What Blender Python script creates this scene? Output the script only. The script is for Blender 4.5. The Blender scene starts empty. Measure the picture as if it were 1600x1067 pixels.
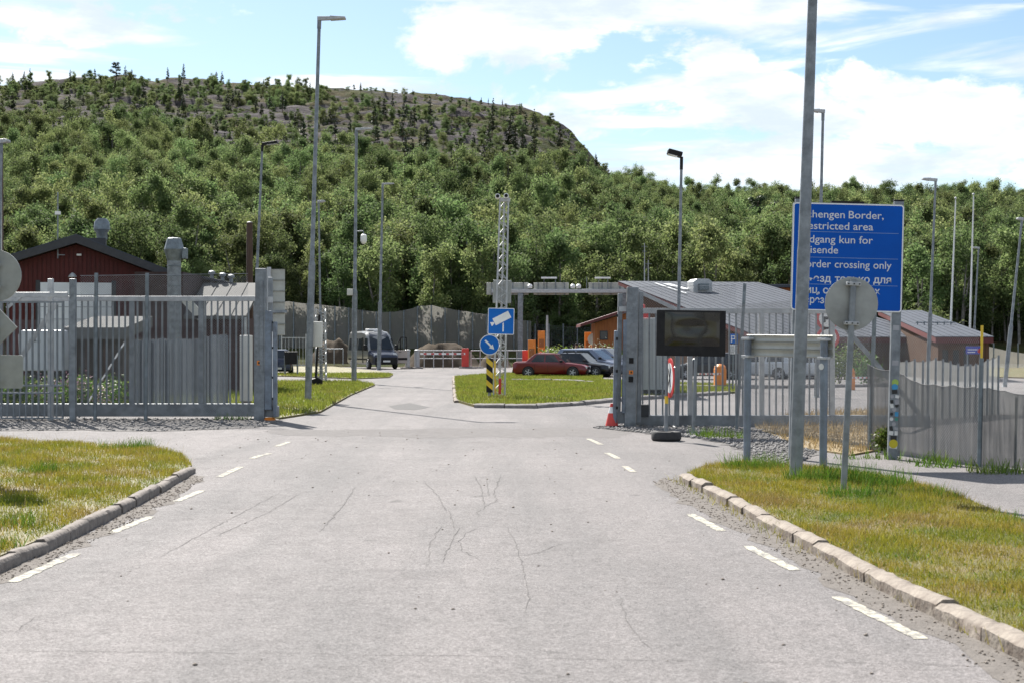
import bpy, bmesh, math, random
import numpy as np
from mathutils import Vector, Matrix, noise
R = math.radians
rng = np.random.default_rng(7)
random.seed(7)
C = bpy.context.scene.collection
S = bpy.context.scene

# ------------------------------------------------------------------ camera, sky, sun, exposure
CAM_H = 1.85
F = 2400.0 / 1600.0            # focal length over frame width
cam = bpy.data.cameras.new('camera')
cam.sensor_width = 36.0
cam.lens = 36.0 * F
cam.shift_y = 1.5 / 1600.0
cam.clip_end = 4000
cam.dof.use_dof = True
cam.dof.focus_distance = 38.0
cam.dof.aperture_fstop = 5.0
co = bpy.data.objects.new('camera', cam)
C.objects.link(co)
co.location = (0, 0, CAM_H)
co.rotation_euler = (R(90), 0, 0)
S.camera = co

SUN_EL = R(42)
SUN_DIR = Vector((-0.40, 0.92, 0)).normalized()      # towards the sun, on the ground
sun_az = math.atan2(SUN_DIR.x, SUN_DIR.y)            # clockwise from +Y
w = bpy.data.worlds.new('World')
S.world = w
w.use_nodes = True
nt = w.node_tree
nt.nodes.clear()
def wn(t, **k):
    n = nt.nodes.new(t)
    for a, b in k.items():
        setattr(n, a, b)
    return n
out = wn('ShaderNodeOutputWorld')
bg = wn('ShaderNodeBackground')
sky = wn('ShaderNodeTexSky', sky_type='NISHITA', sun_disc=False)
sky.sun_elevation = SUN_EL
sky.sun_rotation = sun_az
sky.air_density = 1.0
sky.dust_density = 0.4
sky.ozone_density = 1.6
tc = wn('ShaderNodeTexCoord')
sep = wn('ShaderNodeSeparateXYZ')
nt.links.new(tc.outputs['Generated'], sep.inputs[0])
def wmath(op, a, b=None, c=None):
    n = wn('ShaderNodeMath', operation=op)
    for i, x in enumerate((a, b, c)):
        if x is None: continue
        if isinstance(x, (int, float)): n.inputs[i].default_value = x
        else: nt.links.new(x, n.inputs[i])
    return n.outputs[0]
def wnoise(vec, scale, detail, rough, dist=0.0):
    n = wn('ShaderNodeTexNoise')
    n.inputs['Scale'].default_value = scale
    n.inputs['Detail'].default_value = detail
    n.inputs['Roughness'].default_value = rough
    n.inputs['Distortion'].default_value = dist
    nt.links.new(vec, n.inputs['Vector'])
    return n.outputs['Fac']
def wmap(vec, sc, loc=(0, 0, 0)):
    n = wn('ShaderNodeMapping')
    n.inputs['Scale'].default_value = sc
    n.inputs['Location'].default_value = loc
    nt.links.new(vec, n.inputs['Vector'])
    return n.outputs[0]
def wramp(f, lo, hi):
    n = wn('ShaderNodeMapRange', interpolation_type='SMOOTHSTEP')
    nt.links.new(f, n.inputs['Value'])
    n.inputs['From Min'].default_value = lo
    n.inputs['From Max'].default_value = hi
    return n.outputs['Result']
dirv = tc.outputs['Generated']
# flat streaks of high cloud and some heaped cloud, the same all round the sky
streak = wnoise(wmap(dirv, (2.2, 2.2, 17.0), (3.1, 0.4, 0.35)), 1.9, 7, 0.52, 0.6)
heap = wnoise(wmap(dirv, (5.0, 5.0, 9.0), (1.3, 2.2, 0.1)), 1.5, 9, 0.58, 0.2)
cl = wmath('MAXIMUM', wramp(streak, 0.485, 0.60), wramp(heap, 0.515, 0.575))
thin = wnoise(wmap(dirv, (6, 6, 20), (0.4, 5.0, 0.8)), 2.0, 6, 0.6, 0.0)
shade = wramp(thin, 0.35, 0.7)
ccol = wn('ShaderNodeMixRGB')
ccol.inputs[1].default_value = (7.4, 8.3, 9.6, 1)
ccol.inputs[2].default_value = (12.2, 12.3, 12.4, 1)
nt.links.new(shade, ccol.inputs[0])
skyg = wn('ShaderNodeMixRGB', blend_type='MULTIPLY')
skyg.inputs[0].default_value = 1.0
skyg.inputs[2].default_value = (1.15, 1.2, 1.22, 1)
nt.links.new(sky.outputs[0], skyg.inputs[1])
mx = wn('ShaderNodeMixRGB')
nt.links.new(wmath('MULTIPLY', cl, 0.92), mx.inputs[0])
nt.links.new(skyg.outputs[0], mx.inputs[1])
nt.links.new(ccol.outputs[0], mx.inputs[2])
nt.links.new(mx.outputs[0], bg.inputs['Color'])
bg.inputs['Strength'].default_value = 0.052
nt.links.new(bg.outputs[0], out.inputs['Surface'])

sl = bpy.data.lights.new('sun', 'SUN')
sl.energy = 5.0
sl.angle = R(0.53)
sl.color = (1.0, 0.955, 0.89)
so = bpy.data.objects.new('sun', sl)
C.objects.link(so)
sv = Vector((SUN_DIR.x * math.cos(SUN_EL), SUN_DIR.y * math.cos(SUN_EL), math.sin(SUN_EL)))
so.rotation_euler = (-sv).to_track_quat('-Z', 'Y').to_euler()
so.location = (-60, 140, 150)

S.view_settings.view_transform = 'Standard'
S.view_settings.look = 'None'
S.view_settings.gamma = 1.0
S.view_settings.use_curve_mapping = False
S.view_settings.exposure = 1.1
S.render.engine = 'CYCLES'
S.cycles.max_bounces = 6
S.cycles.diffuse_bounces = 3
S.cycles.glossy_bounces = 3
S.cycles.transmission_bounces = 4
S.cycles.transparent_max_bounces = 24
S.cycles.use_denoising = True

# ------------------------------------------------------------------ places: photo pixel on the flat ground -> metres
FP = 2400.0
def D(py): return FP * CAM_H / (py - 535.0)
def G(px, py, z=0.0):
    d = FP * (CAM_H - z) / (py - 535.0)
    return ((px - 800.0) * d / FP, d)
def WX(px, d): return (px - 800.0) * d / FP
def WZ(py, d): return CAM_H + (535.0 - py) * d / FP

# ------------------------------------------------------------------ materials
MATS = {}
def _new(name):
    m = bpy.data.materials.new(name)
    m.use_nodes = True
    t = m.node_tree
    return m, t, t.nodes['Principled BSDF']
def pm(name, c1, c2=None, scale=8.0, rough=0.6, metal=0.0, bump=0.0, bscale=None, detail=5, coat=0.0, spec=0.5, lo=0.35, hi=0.65, stretch=(1, 1, 1), dirt=None):
    """a painted or raw surface: two tones mixed by noise, roughness variation, fine relief"""
    if name in MATS: return MATS[name]
    m, t, b = _new(name)
    L = t.links.new
    b.inputs['Roughness'].default_value = rough
    b.inputs['Metallic'].default_value = metal
    b.inputs['Coat Weight'].default_value = coat
    b.inputs['Specular IOR Level'].default_value = spec
    tcn = t.nodes.new('ShaderNodeTexCoord')
    mp = t.nodes.new('ShaderNodeMapping')
    mp.inputs['Scale'].default_value = stretch
    L(tcn.outputs['Object'], mp.inputs[0])
    n = t.nodes.new('ShaderNodeTexNoise')
    n.inputs['Scale'].default_value = scale
    n.inputs['Detail'].default_value = detail
    n.inputs['Roughness'].default_value = 0.62
    L(mp.outputs[0], n.inputs['Vector'])
    if c2 is None: c2 = tuple(x * 0.82 for x in c1)
    r = t.nodes.new('ShaderNodeMapRange')
    r.inputs['From Min'].default_value = lo
    r.inputs['From Max'].default_value = hi
    L(n.outputs['Fac'], r.inputs['Value'])
    mixn = t.nodes.new('ShaderNodeMixRGB')
    mixn.inputs[1].default_value = (*c1, 1)
    mixn.inputs[2].default_value = (*c2, 1)
    L(r.outputs[0], mixn.inputs[0])
    colout = mixn.outputs[0]
    if dirt:
        n2 = t.nodes.new('ShaderNodeTexNoise')
        n2.inputs['Scale'].default_value = scale * 0.27
        n2.inputs['Detail'].default_value = 8
        n2.inputs['Roughness'].default_value = 0.7
        L(tcn.outputs['Object'], n2.inputs['Vector'])
        r2 = t.nodes.new('ShaderNodeMapRange')
        r2.inputs['From Min'].default_value = 0.52
        r2.inputs['From Max'].default_value = 0.68
        L(n2.outputs['Fac'], r2.inputs['Value'])
        m2 = t.nodes.new('ShaderNodeMixRGB')
        L(r2.outputs[0], m2.inputs[0])
        L(colout, m2.inputs[1])
        m2.inputs[2].default_value = (*dirt, 1)
        colout = m2.outputs[0]
    L(colout, b.inputs['Base Color'])
    if bump > 0:
        nb = t.nodes.new('ShaderNodeTexNoise')
        nb.inputs['Scale'].default_value = bscale or scale * 4
        nb.inputs['Detail'].default_value = 4
        L(mp.outputs[0], nb.inputs['Vector'])
        bm_ = t.nodes.new('ShaderNodeBump')
        bm_.inputs['Strength'].default_value = bump
        bm_.inputs['Distance'].default_value = 0.02
        L(nb.outputs['Fac'], bm_.inputs['Height'])
        L(bm_.outputs[0], b.inputs['Normal'])
    MATS[name] = m
    return m

galv = pm('galvanised', (0.25, 0.272, 0.29), (0.145, 0.16, 0.175), 5, 0.5, 0.35, 0.1, 30, detail=8, dirt=(0.09, 0.097, 0.105))
galv_dk = pm('galvanised_dark', (0.20, 0.23, 0.25), (0.12, 0.14, 0.15), 6, 0.5, 0.5, 0.1, 30)
galv_wh = pm('galvanised_pale', (0.46, 0.47, 0.475), (0.33, 0.34, 0.35), 6, 0.5, 0.15)
postblue = pm('post_bluegrey', (0.20, 0.24, 0.29), (0.13, 0.15, 0.18), 5, 0.5, 0.3, dirt=(0.10, 0.10, 0.11))
rubber = pm('rubber', (0.02, 0.02, 0.022), (0.035, 0.034, 0.033), 9, 0.75, bump=0.2)
blackp = pm('black_plastic', (0.010, 0.010, 0.011), (0.02, 0.02, 0.02), 7, 0.55, spec=0.2)
greyback = pm('sign_back_grey', (0.33, 0.34, 0.33), (0.25, 0.26, 0.25), 3, 0.55, 0.25, dirt=(0.2, 0.2, 0.19))
beigeback = pm('sign_back_alu', (0.42, 0.42, 0.38), (0.33, 0.33, 0.30), 3, 0.5, 0.25, dirt=(0.26, 0.26, 0.24))
blue = pm('sign_blue', (0.004, 0.085, 0.42), (0.004, 0.075, 0.37), 2, 0.5, spec=.1)
bluel = pm('sign_blue_light', (0.010, 0.14, 0.52), (0.009, 0.125, 0.46), 2, 0.5, spec=.15)
white = pm('white_paint', (0.80, 0.80, 0.79), (0.70, 0.70, 0.69), 4, 0.45)
cream = pm('cream_paint', (0.62, 0.61, 0.56), (0.52, 0.51, 0.47), 2, 0.5)
redp = pm('red_paint', (0.55, 0.03, 0.03), (0.42, 0.025, 0.025), 4, 0.45)
yellowp = pm('yellow_paint', (0.75, 0.52, 0.03), (0.62, 0.42, 0.03), 4, 0.45)
orangep = pm('orange_paint', (0.78, 0.25, 0.03), (0.62, 0.19, 0.025), 3, 0.5)
cabinet_red = pm('barrier_red', (0.62, 0.05, 0.035), (0.5, 0.04, 0.03), 3, 0.45)
barn_red = pm('barn_red', (0.085, 0.010, 0.008), (0.058, 0.008, 0.006), 3, 0.75, bump=0.25, bscale=40, stretch=(4, 4, 0.4))
wood_shaded = pm('wood_orange_shaded', (0.12, 0.055, 0.022), (0.07, 0.034, 0.016), 3, 0.75, bump=0.3, bscale=30, stretch=(5, 5, 0.35))  # orange station planks, with the shade on them put into the colour
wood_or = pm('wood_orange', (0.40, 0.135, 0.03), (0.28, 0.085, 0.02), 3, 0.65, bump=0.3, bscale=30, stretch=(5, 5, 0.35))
roof_red = pm('verge_red', (0.12, 0.02, 0.018), (0.09, 0.016, 0.015), 4, 0.6)
roof_metal = pm('roof_metal', (0.07, 0.08, 0.10), (0.052, 0.06, 0.075), 1.5, 0.7, spec=.15)
roof_grey = pm('roof_sheet_grey', (0.12, 0.12, 0.115), (0.095, 0.095, 0.09), 1.2, 0.8, spec=.2)
dark_trim = pm('dark_trim', (0.035, 0.037, 0.042), (0.025, 0.026, 0.03), 5, 0.55)
door_white = pm('door_white', (0.70, 0.72, 0.74), (0.62, 0.64, 0.66), 2, 0.5)
pole_wood = pm('pole_wood', (0.10, 0.06, 0.04), (0.06, 0.035, 0.025), 6, 0.85, bump=0.3, stretch=(3, 3, 0.3))
concrete = pm('kerb_stone', (0.33, 0.29, 0.245), (0.20, 0.17, 0.145), 7, 0.9, bump=0.7, bscale=22, detail=9, dirt=(0.15, 0.115, 0.09), spec=.12)
conc_grey = pm('kerb_grey', (0.28, 0.26, 0.25), (0.19, 0.175, 0.165), 7, 0.85, bump=0.6, bscale=22, spec=.12)
skin_m = pm('skin', (0.45, 0.27, 0.2), (0.4, 0.23, 0.17), 10, 0.55)
navy = pm('navy_cloth', (0.015, 0.018, 0.03), (0.02, 0.022, 0.035), 12, 0.85)
hivis = pm('hivis_cloth', (0.40, 0.72, 0.06), (0.34, 0.62, 0.05), 12, 0.8)
hairm = pm('hair', (0.03, 0.02, 0.015), None, 20, 0.7)
glass_dk = pm('window_glass', (0.02, 0.025, 0.03), (0.03, 0.035, 0.04), 3, 0.06, spec=0.45)
lampglass = pm('headlight', (0.62, 0.65, 0.68), (0.5, 0.52, 0.55), 20, 0.12, spec=0.8)
rim_m = pm('rim_alloy', (0.5, 0.51, 0.53), None, 9, 0.4, 0.15)
plate_m = pm('plate', (0.7, 0.7, 0.68), None, 20, 0.5)
tail_m = pm('tail_light', (0.35, 0.012, 0.012), None, 10, 0.2)

def carpaint(name, c, metal=0.25, rough=0.32):
    return pm(name, c, tuple(x * 0.88 for x in c), 3, rough, metal, coat=0.3)

# leaves: light passes through them
def leaf_mat(name, c1, c2, c3, trans=0.35, rough=0.42):
    m, t, b = _new(name)
    L = t.links.new
    geo = t.nodes.new('ShaderNodeNewGeometry')
    oi = t.nodes.new('ShaderNodeObjectInfo')
    ramp = t.nodes.new('ShaderNodeValToRGB')
    e = ramp.color_ramp.elements
    e[0].color = (*c1, 1); e[0].position = 0.0
    e[1].color = (*c3, 1); e[1].position = 1.0
    k = e.new(0.5); k.color = (*c2, 1)
    L(geo.outputs['Random Per Island'], ramp.inputs[0])
    hsv = t.nodes.new('ShaderNodeHueSaturation')
    mr = t.nodes.new('ShaderNodeMapRange')
    mr.inputs['To Min'].default_value = 0.6
    mr.inputs['To Max'].default_value = 1.4
    L(oi.outputs['Random'], mr.inputs['Value'])
    L(mr.outputs[0], hsv.inputs['Value'])
    mh = t.nodes.new('ShaderNodeMapRange')
    mh.inputs['To Min'].default_value = 0.475
    mh.inputs['To Max'].default_value = 0.53
    mul = t.nodes.new('ShaderNodeMath'); mul.operation = 'MULTIPLY'; mul.inputs[1].default_value = 7.31
    fr = t.nodes.new('ShaderNodeMath'); fr.operation = 'FRACT'
    L(oi.outputs['Random'], mul.inputs[0]); L(mul.outputs[0], fr.inputs[0]); L(fr.outputs[0], mh.inputs['Value'])
    L(mh.outputs[0], hsv.inputs['Hue'])
    L(ramp.outputs[0], hsv.inputs['Color'])
    L(hsv.outputs[0], b.inputs['Base Color'])
    b.inputs['Roughness'].default_value = rough
    b.inputs['Specular IOR Level'].default_value = 0.12
    tr = t.nodes.new('ShaderNodeBsdfTranslucent')
    L(hsv.outputs[0], tr.inputs['Color'])
    mixs = t.nodes.new('ShaderNodeMixShader')
    mixs.inputs[0].default_value = trans
    o = t.nodes['Material Output']
    L(b.outputs[0], mixs.inputs[1]); L(tr.outputs[0], mixs.inputs[2])
    L(mixs.outputs[0], o.inputs['Surface'])
    return m
birch_leaf = leaf_mat('birch_leaf', (0.095, 0.137, 0.046), (0.132, 0.172, 0.062), (0.185, 0.220, 0.100), 0.58, 0.7)
pine_leaf = leaf_mat('pine_needles', (0.026, 0.042, 0.02), (0.04, 0.058, 0.028), (0.058, 0.076, 0.036), 0.2, 0.5)
weed_leaf = leaf_mat('weed_leaf', (0.06, 0.12, 0.02), (0.10, 0.17, 0.03), (0.17, 0.2, 0.06), 0.4, 0.5)
bark = pm('bark', (0.27, 0.25, 0.23), (0.09, 0.08, 0.07), 6, 0.85, bump=0.3, stretch=(2, 2, 0.6))
bark_dk = pm('pine_bark', (0.12, 0.075, 0.05), (0.06, 0.04, 0.03), 6, 0.9, bump=0.3)

def patch_colour(t, L, tcn, green, dry, brown):
    """green, dry and worn patches laid over the turf by position"""
    n = t.nodes.new('ShaderNodeTexNoise')
    n.inputs['Scale'].default_value = 0.85
    n.inputs['Detail'].default_value = 7
    n.inputs['Roughness'].default_value = 0.62
    L(tcn.outputs['Object'], n.inputs['Vector'])
    ramp = t.nodes.new('ShaderNodeValToRGB')
    e = ramp.color_ramp.elements
    e[0].position = 0.36; e[0].color = (*green, 1)
    e[1].position = 0.70; e[1].color = (*brown, 1)
    k = e.new(0.52); k.color = (*dry, 1)
    L(n.outputs['Fac'], ramp.inputs[0])
    return ramp.outputs[0]
def grass_mat(name, green, dry, brown, trans=0.3, blades=True):
    m, t, b = _new(name)
    L = t.links.new
    tcn = t.nodes.new('ShaderNodeTexCoord')
    c = patch_colour(t, L, tcn, green, dry, brown)
    hsv = t.nodes.new('ShaderNodeHueSaturation')
    L(c, hsv.inputs['Color'])
    b.inputs['Roughness'].default_value = 0.6; b.inputs['Specular IOR Level'].default_value = .2
    if blades:
        geo = t.nodes.new('ShaderNodeNewGeometry')
        mr = t.nodes.new('ShaderNodeMapRange')
        mr.inputs['To Min'].default_value = 0.55
        mr.inputs['To Max'].default_value = 1.5
        L(geo.outputs['Random Per Island'], mr.inputs['Value'])
        L(mr.outputs[0], hsv.inputs['Value'])
        tr = t.nodes.new('ShaderNodeBsdfTranslucent')
        L(hsv.outputs[0], tr.inputs['Color'])
        mixs = t.nodes.new('ShaderNodeMixShader')
        mixs.inputs[0].default_value = trans
        o = t.nodes['Material Output']
        L(b.outputs[0], mixs.inputs[1]); L(tr.outputs[0], mixs.inputs[2])
        L(mixs.outputs[0], o.inputs['Surface'])
    else:
        n2 = t.nodes.new('ShaderNodeTexNoise'); n2.inputs['Scale'].default_value = 30; n2.inputs['Detail'].default_value = 6
        L(tcn.outputs['Object'], n2.inputs['Vector'])
        mr = t.nodes.new('ShaderNodeMapRange')
        mr.inputs['From Min'].default_value = 0.3; mr.inputs['From Max'].default_value = 0.7
        mr.inputs['To Min'].default_value = 0.6; mr.inputs['To Max'].default_value = 1.3
        L(n2.outputs['Fac'], mr.inputs['Value']); L(mr.outputs[0], hsv.inputs['Value'])
        bp = t.nodes.new('ShaderNodeBump'); bp.inputs['Strength'].default_value = 0.8; bp.inputs['Distance'].default_value = 0.05
        L(n2.outputs['Fac'], bp.inputs['Height']); L(bp.outputs[0], b.inputs['Normal'])
    L(hsv.outputs[0], b.inputs['Base Color'])
    return m
turf = grass_mat('turf_soil', (0.085, 0.10, 0.022), (0.15, 0.125, 0.035), (0.15, 0.10, 0.05), blades=False)
blade_m = grass_mat('grass_blades', (0.16, 0.20, 0.02), (0.29, 0.25, 0.03), (0.27, 0.19, 0.07))
blade_g = grass_mat('grass_blades_green', (0.17, 0.22, 0.03), (0.22, 0.25, 0.04), (0.26, 0.23, 0.06))
tuft_m = grass_mat('tuft_green', (0.07, 0.15, 0.015), (0.10, 0.18, 0.02), (0.15, 0.19, 0.035))

def asphalt_mat():
    m, t, b = _new('asphalt')
    L = t.links.new
    tcn = t.nodes.new('ShaderNodeTexCoord')
    def nz(sc, det, ro=0.6, st=(1, 1, 1)):
        mp = t.nodes.new('ShaderNodeMapping'); mp.inputs['Scale'].default_value = st
        L(tcn.outputs['Object'], mp.inputs[0])
        n = t.nodes.new('ShaderNodeTexNoise'); n.inputs['Scale'].default_value = sc
        n.inputs['Detail'].default_value = det; n.inputs['Roughness'].default_value = ro
        L(mp.outputs[0], n.inputs['Vector']); return n.outputs['Fac']
    def mr(v, a, b_, c, d):
        n = t.nodes.new('ShaderNodeMapRange')
        for k, x in zip(('From Min', 'From Max', 'To Min', 'To Max'), (a, b_, c, d)): n.inputs[k].default_value = x
        L(v, n.inputs['Value']); return n.outputs[0]
    def mix(f, a, b_, bt='MIX'):
        n = t.nodes.new('ShaderNodeMixRGB'); n.blend_type = bt
        for i, x in enumerate((f, a, b_)):
            if isinstance(x, (int, float)): n.inputs[i].default_value = x
            elif isinstance(x, tuple): n.inputs[i].default_value = (*x, 1)
            else: L(x, n.inputs[i])
        return n.outputs[0]
    big = mix(mr(nz(0.23, 7), 0.35, 0.65, 0, 1), (0.208, 0.193, 0.187), (0.168, 0.157, 0.152))
    streak = mix(mr(nz(0.9, 6, 0.6, (1.0, 0.09, 1)), 0.42, 0.66, 0, 0.8), big, (0.142, 0.136, 0.133))
    cross = mix(mr(nz(0.5, 5, 0.6, (0.06, 1.0, 1)), 0.55, 0.75, 0, 0.4), streak, (0.135, 0.129, 0.126))
    cross = mix(mr(nz(0.55, 6, 0.65), 0.60, 0.70, 0, 0.5), cross, (0.12, 0.113, 0.11))
    cross = mix(mr(nz(1.7, 4, 0.5), 0.69, 0.72, 0, 0.6), cross, (0.10, 0.095, 0.092))
    # aggregate
    v = t.nodes.new('ShaderNodeTexVoronoi'); v.inputs['Scale'].default_value = 82
    L(tcn.outputs['Object'], v.inputs['Vector'])
    sepc = t.nodes.new('ShaderNodeSeparateColor'); L(v.outputs['Color'], sepc.inputs[0])
    spk = mix(mr(sepc.outputs[0], 0, 1, 0.0, 1.0), (0.64, 0.64, 0.64), (1.36, 1.36, 1.37))
    fine = mix(1.0, cross, spk, 'MULTIPLY')
    n9 = mr(nz(9, 8, 0.75), 0.3, 0.7, 0.82, 1.16)
    cc = t.nodes.new('ShaderNodeCombineColor')
    for i in range(3): L(n9, cc.inputs[i])
    fin = mix(1.0, fine, cc.outputs[0], 'MULTIPLY')
    L(fin, b.inputs['Base Color'])
    L(mr(nz(3, 5), 0.3, 0.7, 0.75, 0.9), b.inputs['Roughness'])
    b.inputs['Specular IOR Level'].default_value = 0.12
    bp = t.nodes.new('ShaderNodeBump'); bp.inputs['Strength'].default_value = 0.55; bp.inputs['Distance'].default_value = 0.006
    L(v.outputs['Distance'], bp.inputs['Height']); L(bp.outputs[0], b.inputs['Normal'])
    return m
asphalt = asphalt_mat()
gravel_m = pm('gravel', (0.20, 0.19, 0.185), (0.10, 0.095, 0.09), 14, 0.9, bump=1.0, bscale=40, detail=8, spec=.12)
dirt_m = pm('gutter_dirt', (0.185, 0.168, 0.152), (0.14, 0.127, 0.115), 6, 0.95, bump=0.6, bscale=40, detail=8, spec=.12)
soil_m = pm('dry_ground', (0.13, 0.125, 0.055), (0.17, 0.14, 0.08), 0.6, 0.95, bump=0.5, bscale=6, detail=8, spec=.1)
crack_m = pm('crack_seal', (0.09, 0.085, 0.082), (0.165, 0.157, 0.152), 18, 0.9, spec=.1, lo=.4, hi=.6)
def worn_paint():
    m, t, b = _new('road_paint')
    L = t.links.new
    tcn = t.nodes.new('ShaderNodeTexCoord')
    n = t.nodes.new('ShaderNodeTexNoise'); n.inputs['Scale'].default_value = 9; n.inputs['Detail'].default_value = 10; n.inputs['Roughness'].default_value = 0.8
    L(tcn.outputs['Object'], n.inputs['Vector'])
    r = t.nodes.new('ShaderNodeMapRange'); r.inputs['From Min'].default_value = 0.47; r.inputs['From Max'].default_value = 0.55
    L(n.outputs['Fac'], r.inputs['Value'])
    mxn = t.nodes.new('ShaderNodeMixRGB'); mxn.inputs[1].default_value = (0.47, 0.445, 0.36, 1); mxn.inputs[2].default_value = (0.20, 0.19, 0.18, 1)
    L(r.outputs[0], mxn.inputs[0]); L(mxn.outputs[0], b.inputs['Base Color'])
    b.inputs['Roughness'].default_value = 0.85; b.inputs['Specular IOR Level'].default_value = .12
    return m
paint_m = worn_paint()

# ------------------------------------------------------------------ mesh helpers
class MB:
    def __init__(s): s.v = []; s.f = []; s.mi = []; s.cur = 0
    def add(s, vs, fs):
        o = len(s.v)
        s.v.extend([tuple(p) for p in vs])
        s.f.extend([tuple(i + o for i in f) for f in fs])
        s.mi.extend([s.cur] * len(fs)); return s
    def box(s, x0, x1, y0, y1, z0, z1):
        return s.add([(x0, y0, z0), (x1, y0, z0), (x1, y1, z0), (x0, y1, z0), (x0, y0, z1), (x1, y0, z1), (x1, y1, z1), (x0, y1, z1)],
                     [(0, 3, 2, 1), (4, 5, 6, 7), (0, 1, 5, 4), (1, 2, 6, 5), (2, 3, 7, 6), (3, 0, 4, 7)])
    def beam(s, p, q, w, h, up=(0, 0, 1)):
        p = Vector(p); q = Vector(q); d = (q - p).normalized()
        up = Vector(up)
        if abs(d.dot(up)) > 0.98: up = Vector((0, 1, 0))
        a = d.cross(up).normalized(); b = a.cross(d).normalized()
        vs = []
        for c in (p, q):
            for (i, j) in ((-1, -1), (1, -1), (1, 1), (-1, 1)):
                vs.append(c + a * (w / 2 * i) + b * (h / 2 * j))
        return s.add(vs, [(0, 1, 2, 3), (7, 6, 5, 4), (0, 4, 5, 1), (1, 5, 6, 2), (2, 6, 7, 3), (3, 7, 4, 0)])
    def tube(s, p, q, r0, r1=None, n=10, cap=True):
        r1 = r0 if r1 is None else r1
        p = Vector(p); q = Vector(q); d = (q - p).normalized()
        up = Vector((0, 0, 1)) if abs(d.z) < 0.95 else Vector((0, 1, 0))
        a = d.cross(up).normalized(); b = a.cross(d)
        vs = []
        for c, r in ((p, r0), (q, r1)):
            for k in range(n):
                t = 2 * math.pi * k / n
                vs.append(c + a * (r * math.cos(t)) + b * (r * math.sin(t)))
        fs = [(k, (k + 1) % n, n + (k + 1) % n, n + k) for k in range(n)]
        if cap: fs += [tuple(range(n))[::-1], tuple(range(n, 2 * n))]
        return s.add(vs, fs)
    def path(s, pts, r, n=8):
        for i in range(len(pts) - 1):
            r0 = r[i] if isinstance(r, (list, tuple)) else r
            r1 = r[i + 1] if isinstance(r, (list, tuple)) else r
            s.tube(pts[i], pts[i + 1], r0, r1, n)
        return s
    def lathe(s, prof, n=16, c=(0, 0, 0), axis='z'):
        vs = []
        for (r, z) in prof:
            for k in range(n):
                t = 2 * math.pi * k / n
                x, y, zz = r * math.cos(t), r * math.sin(t), z
                if axis == 'y': x, y, zz = x, z, y
                if axis == 'x': x, y, zz = z, x, y
                vs.append((c[0] + x, c[1] + y, c[2] + zz))
        fs = []
        for i in range(len(prof) - 1):
            for k in range(n):
                fs.append((i * n + k, i * n + (k + 1) % n, (i + 1) * n + (k + 1) % n, (i + 1) * n + k))
        fs.append(tuple(range(n))[::-1]); fs.append(tuple(range((len(prof) - 1) * n, len(prof) * n)))
        return s.add(vs, fs)
    def prism(s, pts, a0, a1, plane='xz'):
        """polygon pushed from a0 to a1 along the axis left over"""
        n = len(pts)
        def P(u, v, a):
            return (u, a, v) if plane == 'xz' else (u, v, a) if plane == 'xy' else (a, u, v)
        vs = [P(u, v, a0) for u, v in pts] + [P(u, v, a1) for u, v in pts]
        fs = [tuple(range(n)), tuple(range(n, 2 * n))[::-1]] + [(k, n + k, n + (k + 1) % n, (k + 1) % n) for k in range(n)]
        return s.add(vs, fs)
    def loft(s, secs, closed=True):
        n = len(secs[0]); vs = [p for q in secs for p in q]; fs = []
        for i in range(len(secs) - 1):
            for k in range(n if closed else n - 1):
                fs.append((i * n + k, i * n + (k + 1) % n, (i + 1) * n + (k + 1) % n, (i + 1) * n + k))
        if closed: fs += [tuple(range(n))[::-1], tuple(range((len(secs) - 1) * n, len(secs) * n))]
        return s.add(vs, fs)
    def mesh(s, name, mat, smooth=False, fix=True):
        me = bpy.data.meshes.new(name)
        me.from_pydata(s.v, [], s.f)
        mats = mat if isinstance(mat, (list, tuple)) else [mat]
        for m in mats: me.materials.append(m)
        if len(mats) > 1: me.polygons.foreach_set('material_index', s.mi)
        if fix:
            b = bmesh.new(); b.from_mesh(me)
            bmesh.ops.recalc_face_normals(b, faces=b.faces); b.to_mesh(me); b.free()
        if smooth:
            me.polygons.foreach_set('use_smooth', [True] * len(me.polygons))
            me.set_sharp_from_angle(angle=R(smooth if smooth is not True else 40))
        me.update()
        return me
    def build(s, name, mat, parent=None, smooth=False, bevel=0.0):
        o = bpy.data.objects.new(name, s.mesh(name, mat, smooth))
        C.objects.link(o)
        if parent: o.parent = parent
        if bevel:
            b = o.modifiers.new('bevel', 'BEVEL'); b.width = bevel; b.segments = 2; b.limit_method = 'ANGLE'; b.angle_limit = R(40)
        return o
def tag(o, label=None, cat=None, group=None, kind=None):
    if label: o['label'] = label
    if cat: o['category'] = cat
    if group: o['group'] = group
    if kind: o['kind'] = kind
    return o
def thing(name, label, cat, loc=(0, 0, 0), rz=0.0, lean=0.0, group=None):
    o = bpy.data.objects.new(name, None)
    C.objects.link(o)
    o.empty_display_size = 0.2
    o.location = (loc[0], loc[1], loc[2] if len(loc) > 2 else 0.0)
    o.rotation_euler = (0, lean, rz)
    return tag(o, label, cat, group)
def linked(name, me, parent, loc=(0, 0, 0), rot=None, scale=None):
    o = bpy.data.objects.new(name, me); C.objects.link(o); o.parent = parent; o.location = loc
    if rot: o.rotation_euler = rot
    if scale: o.scale = scale
    return o
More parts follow.
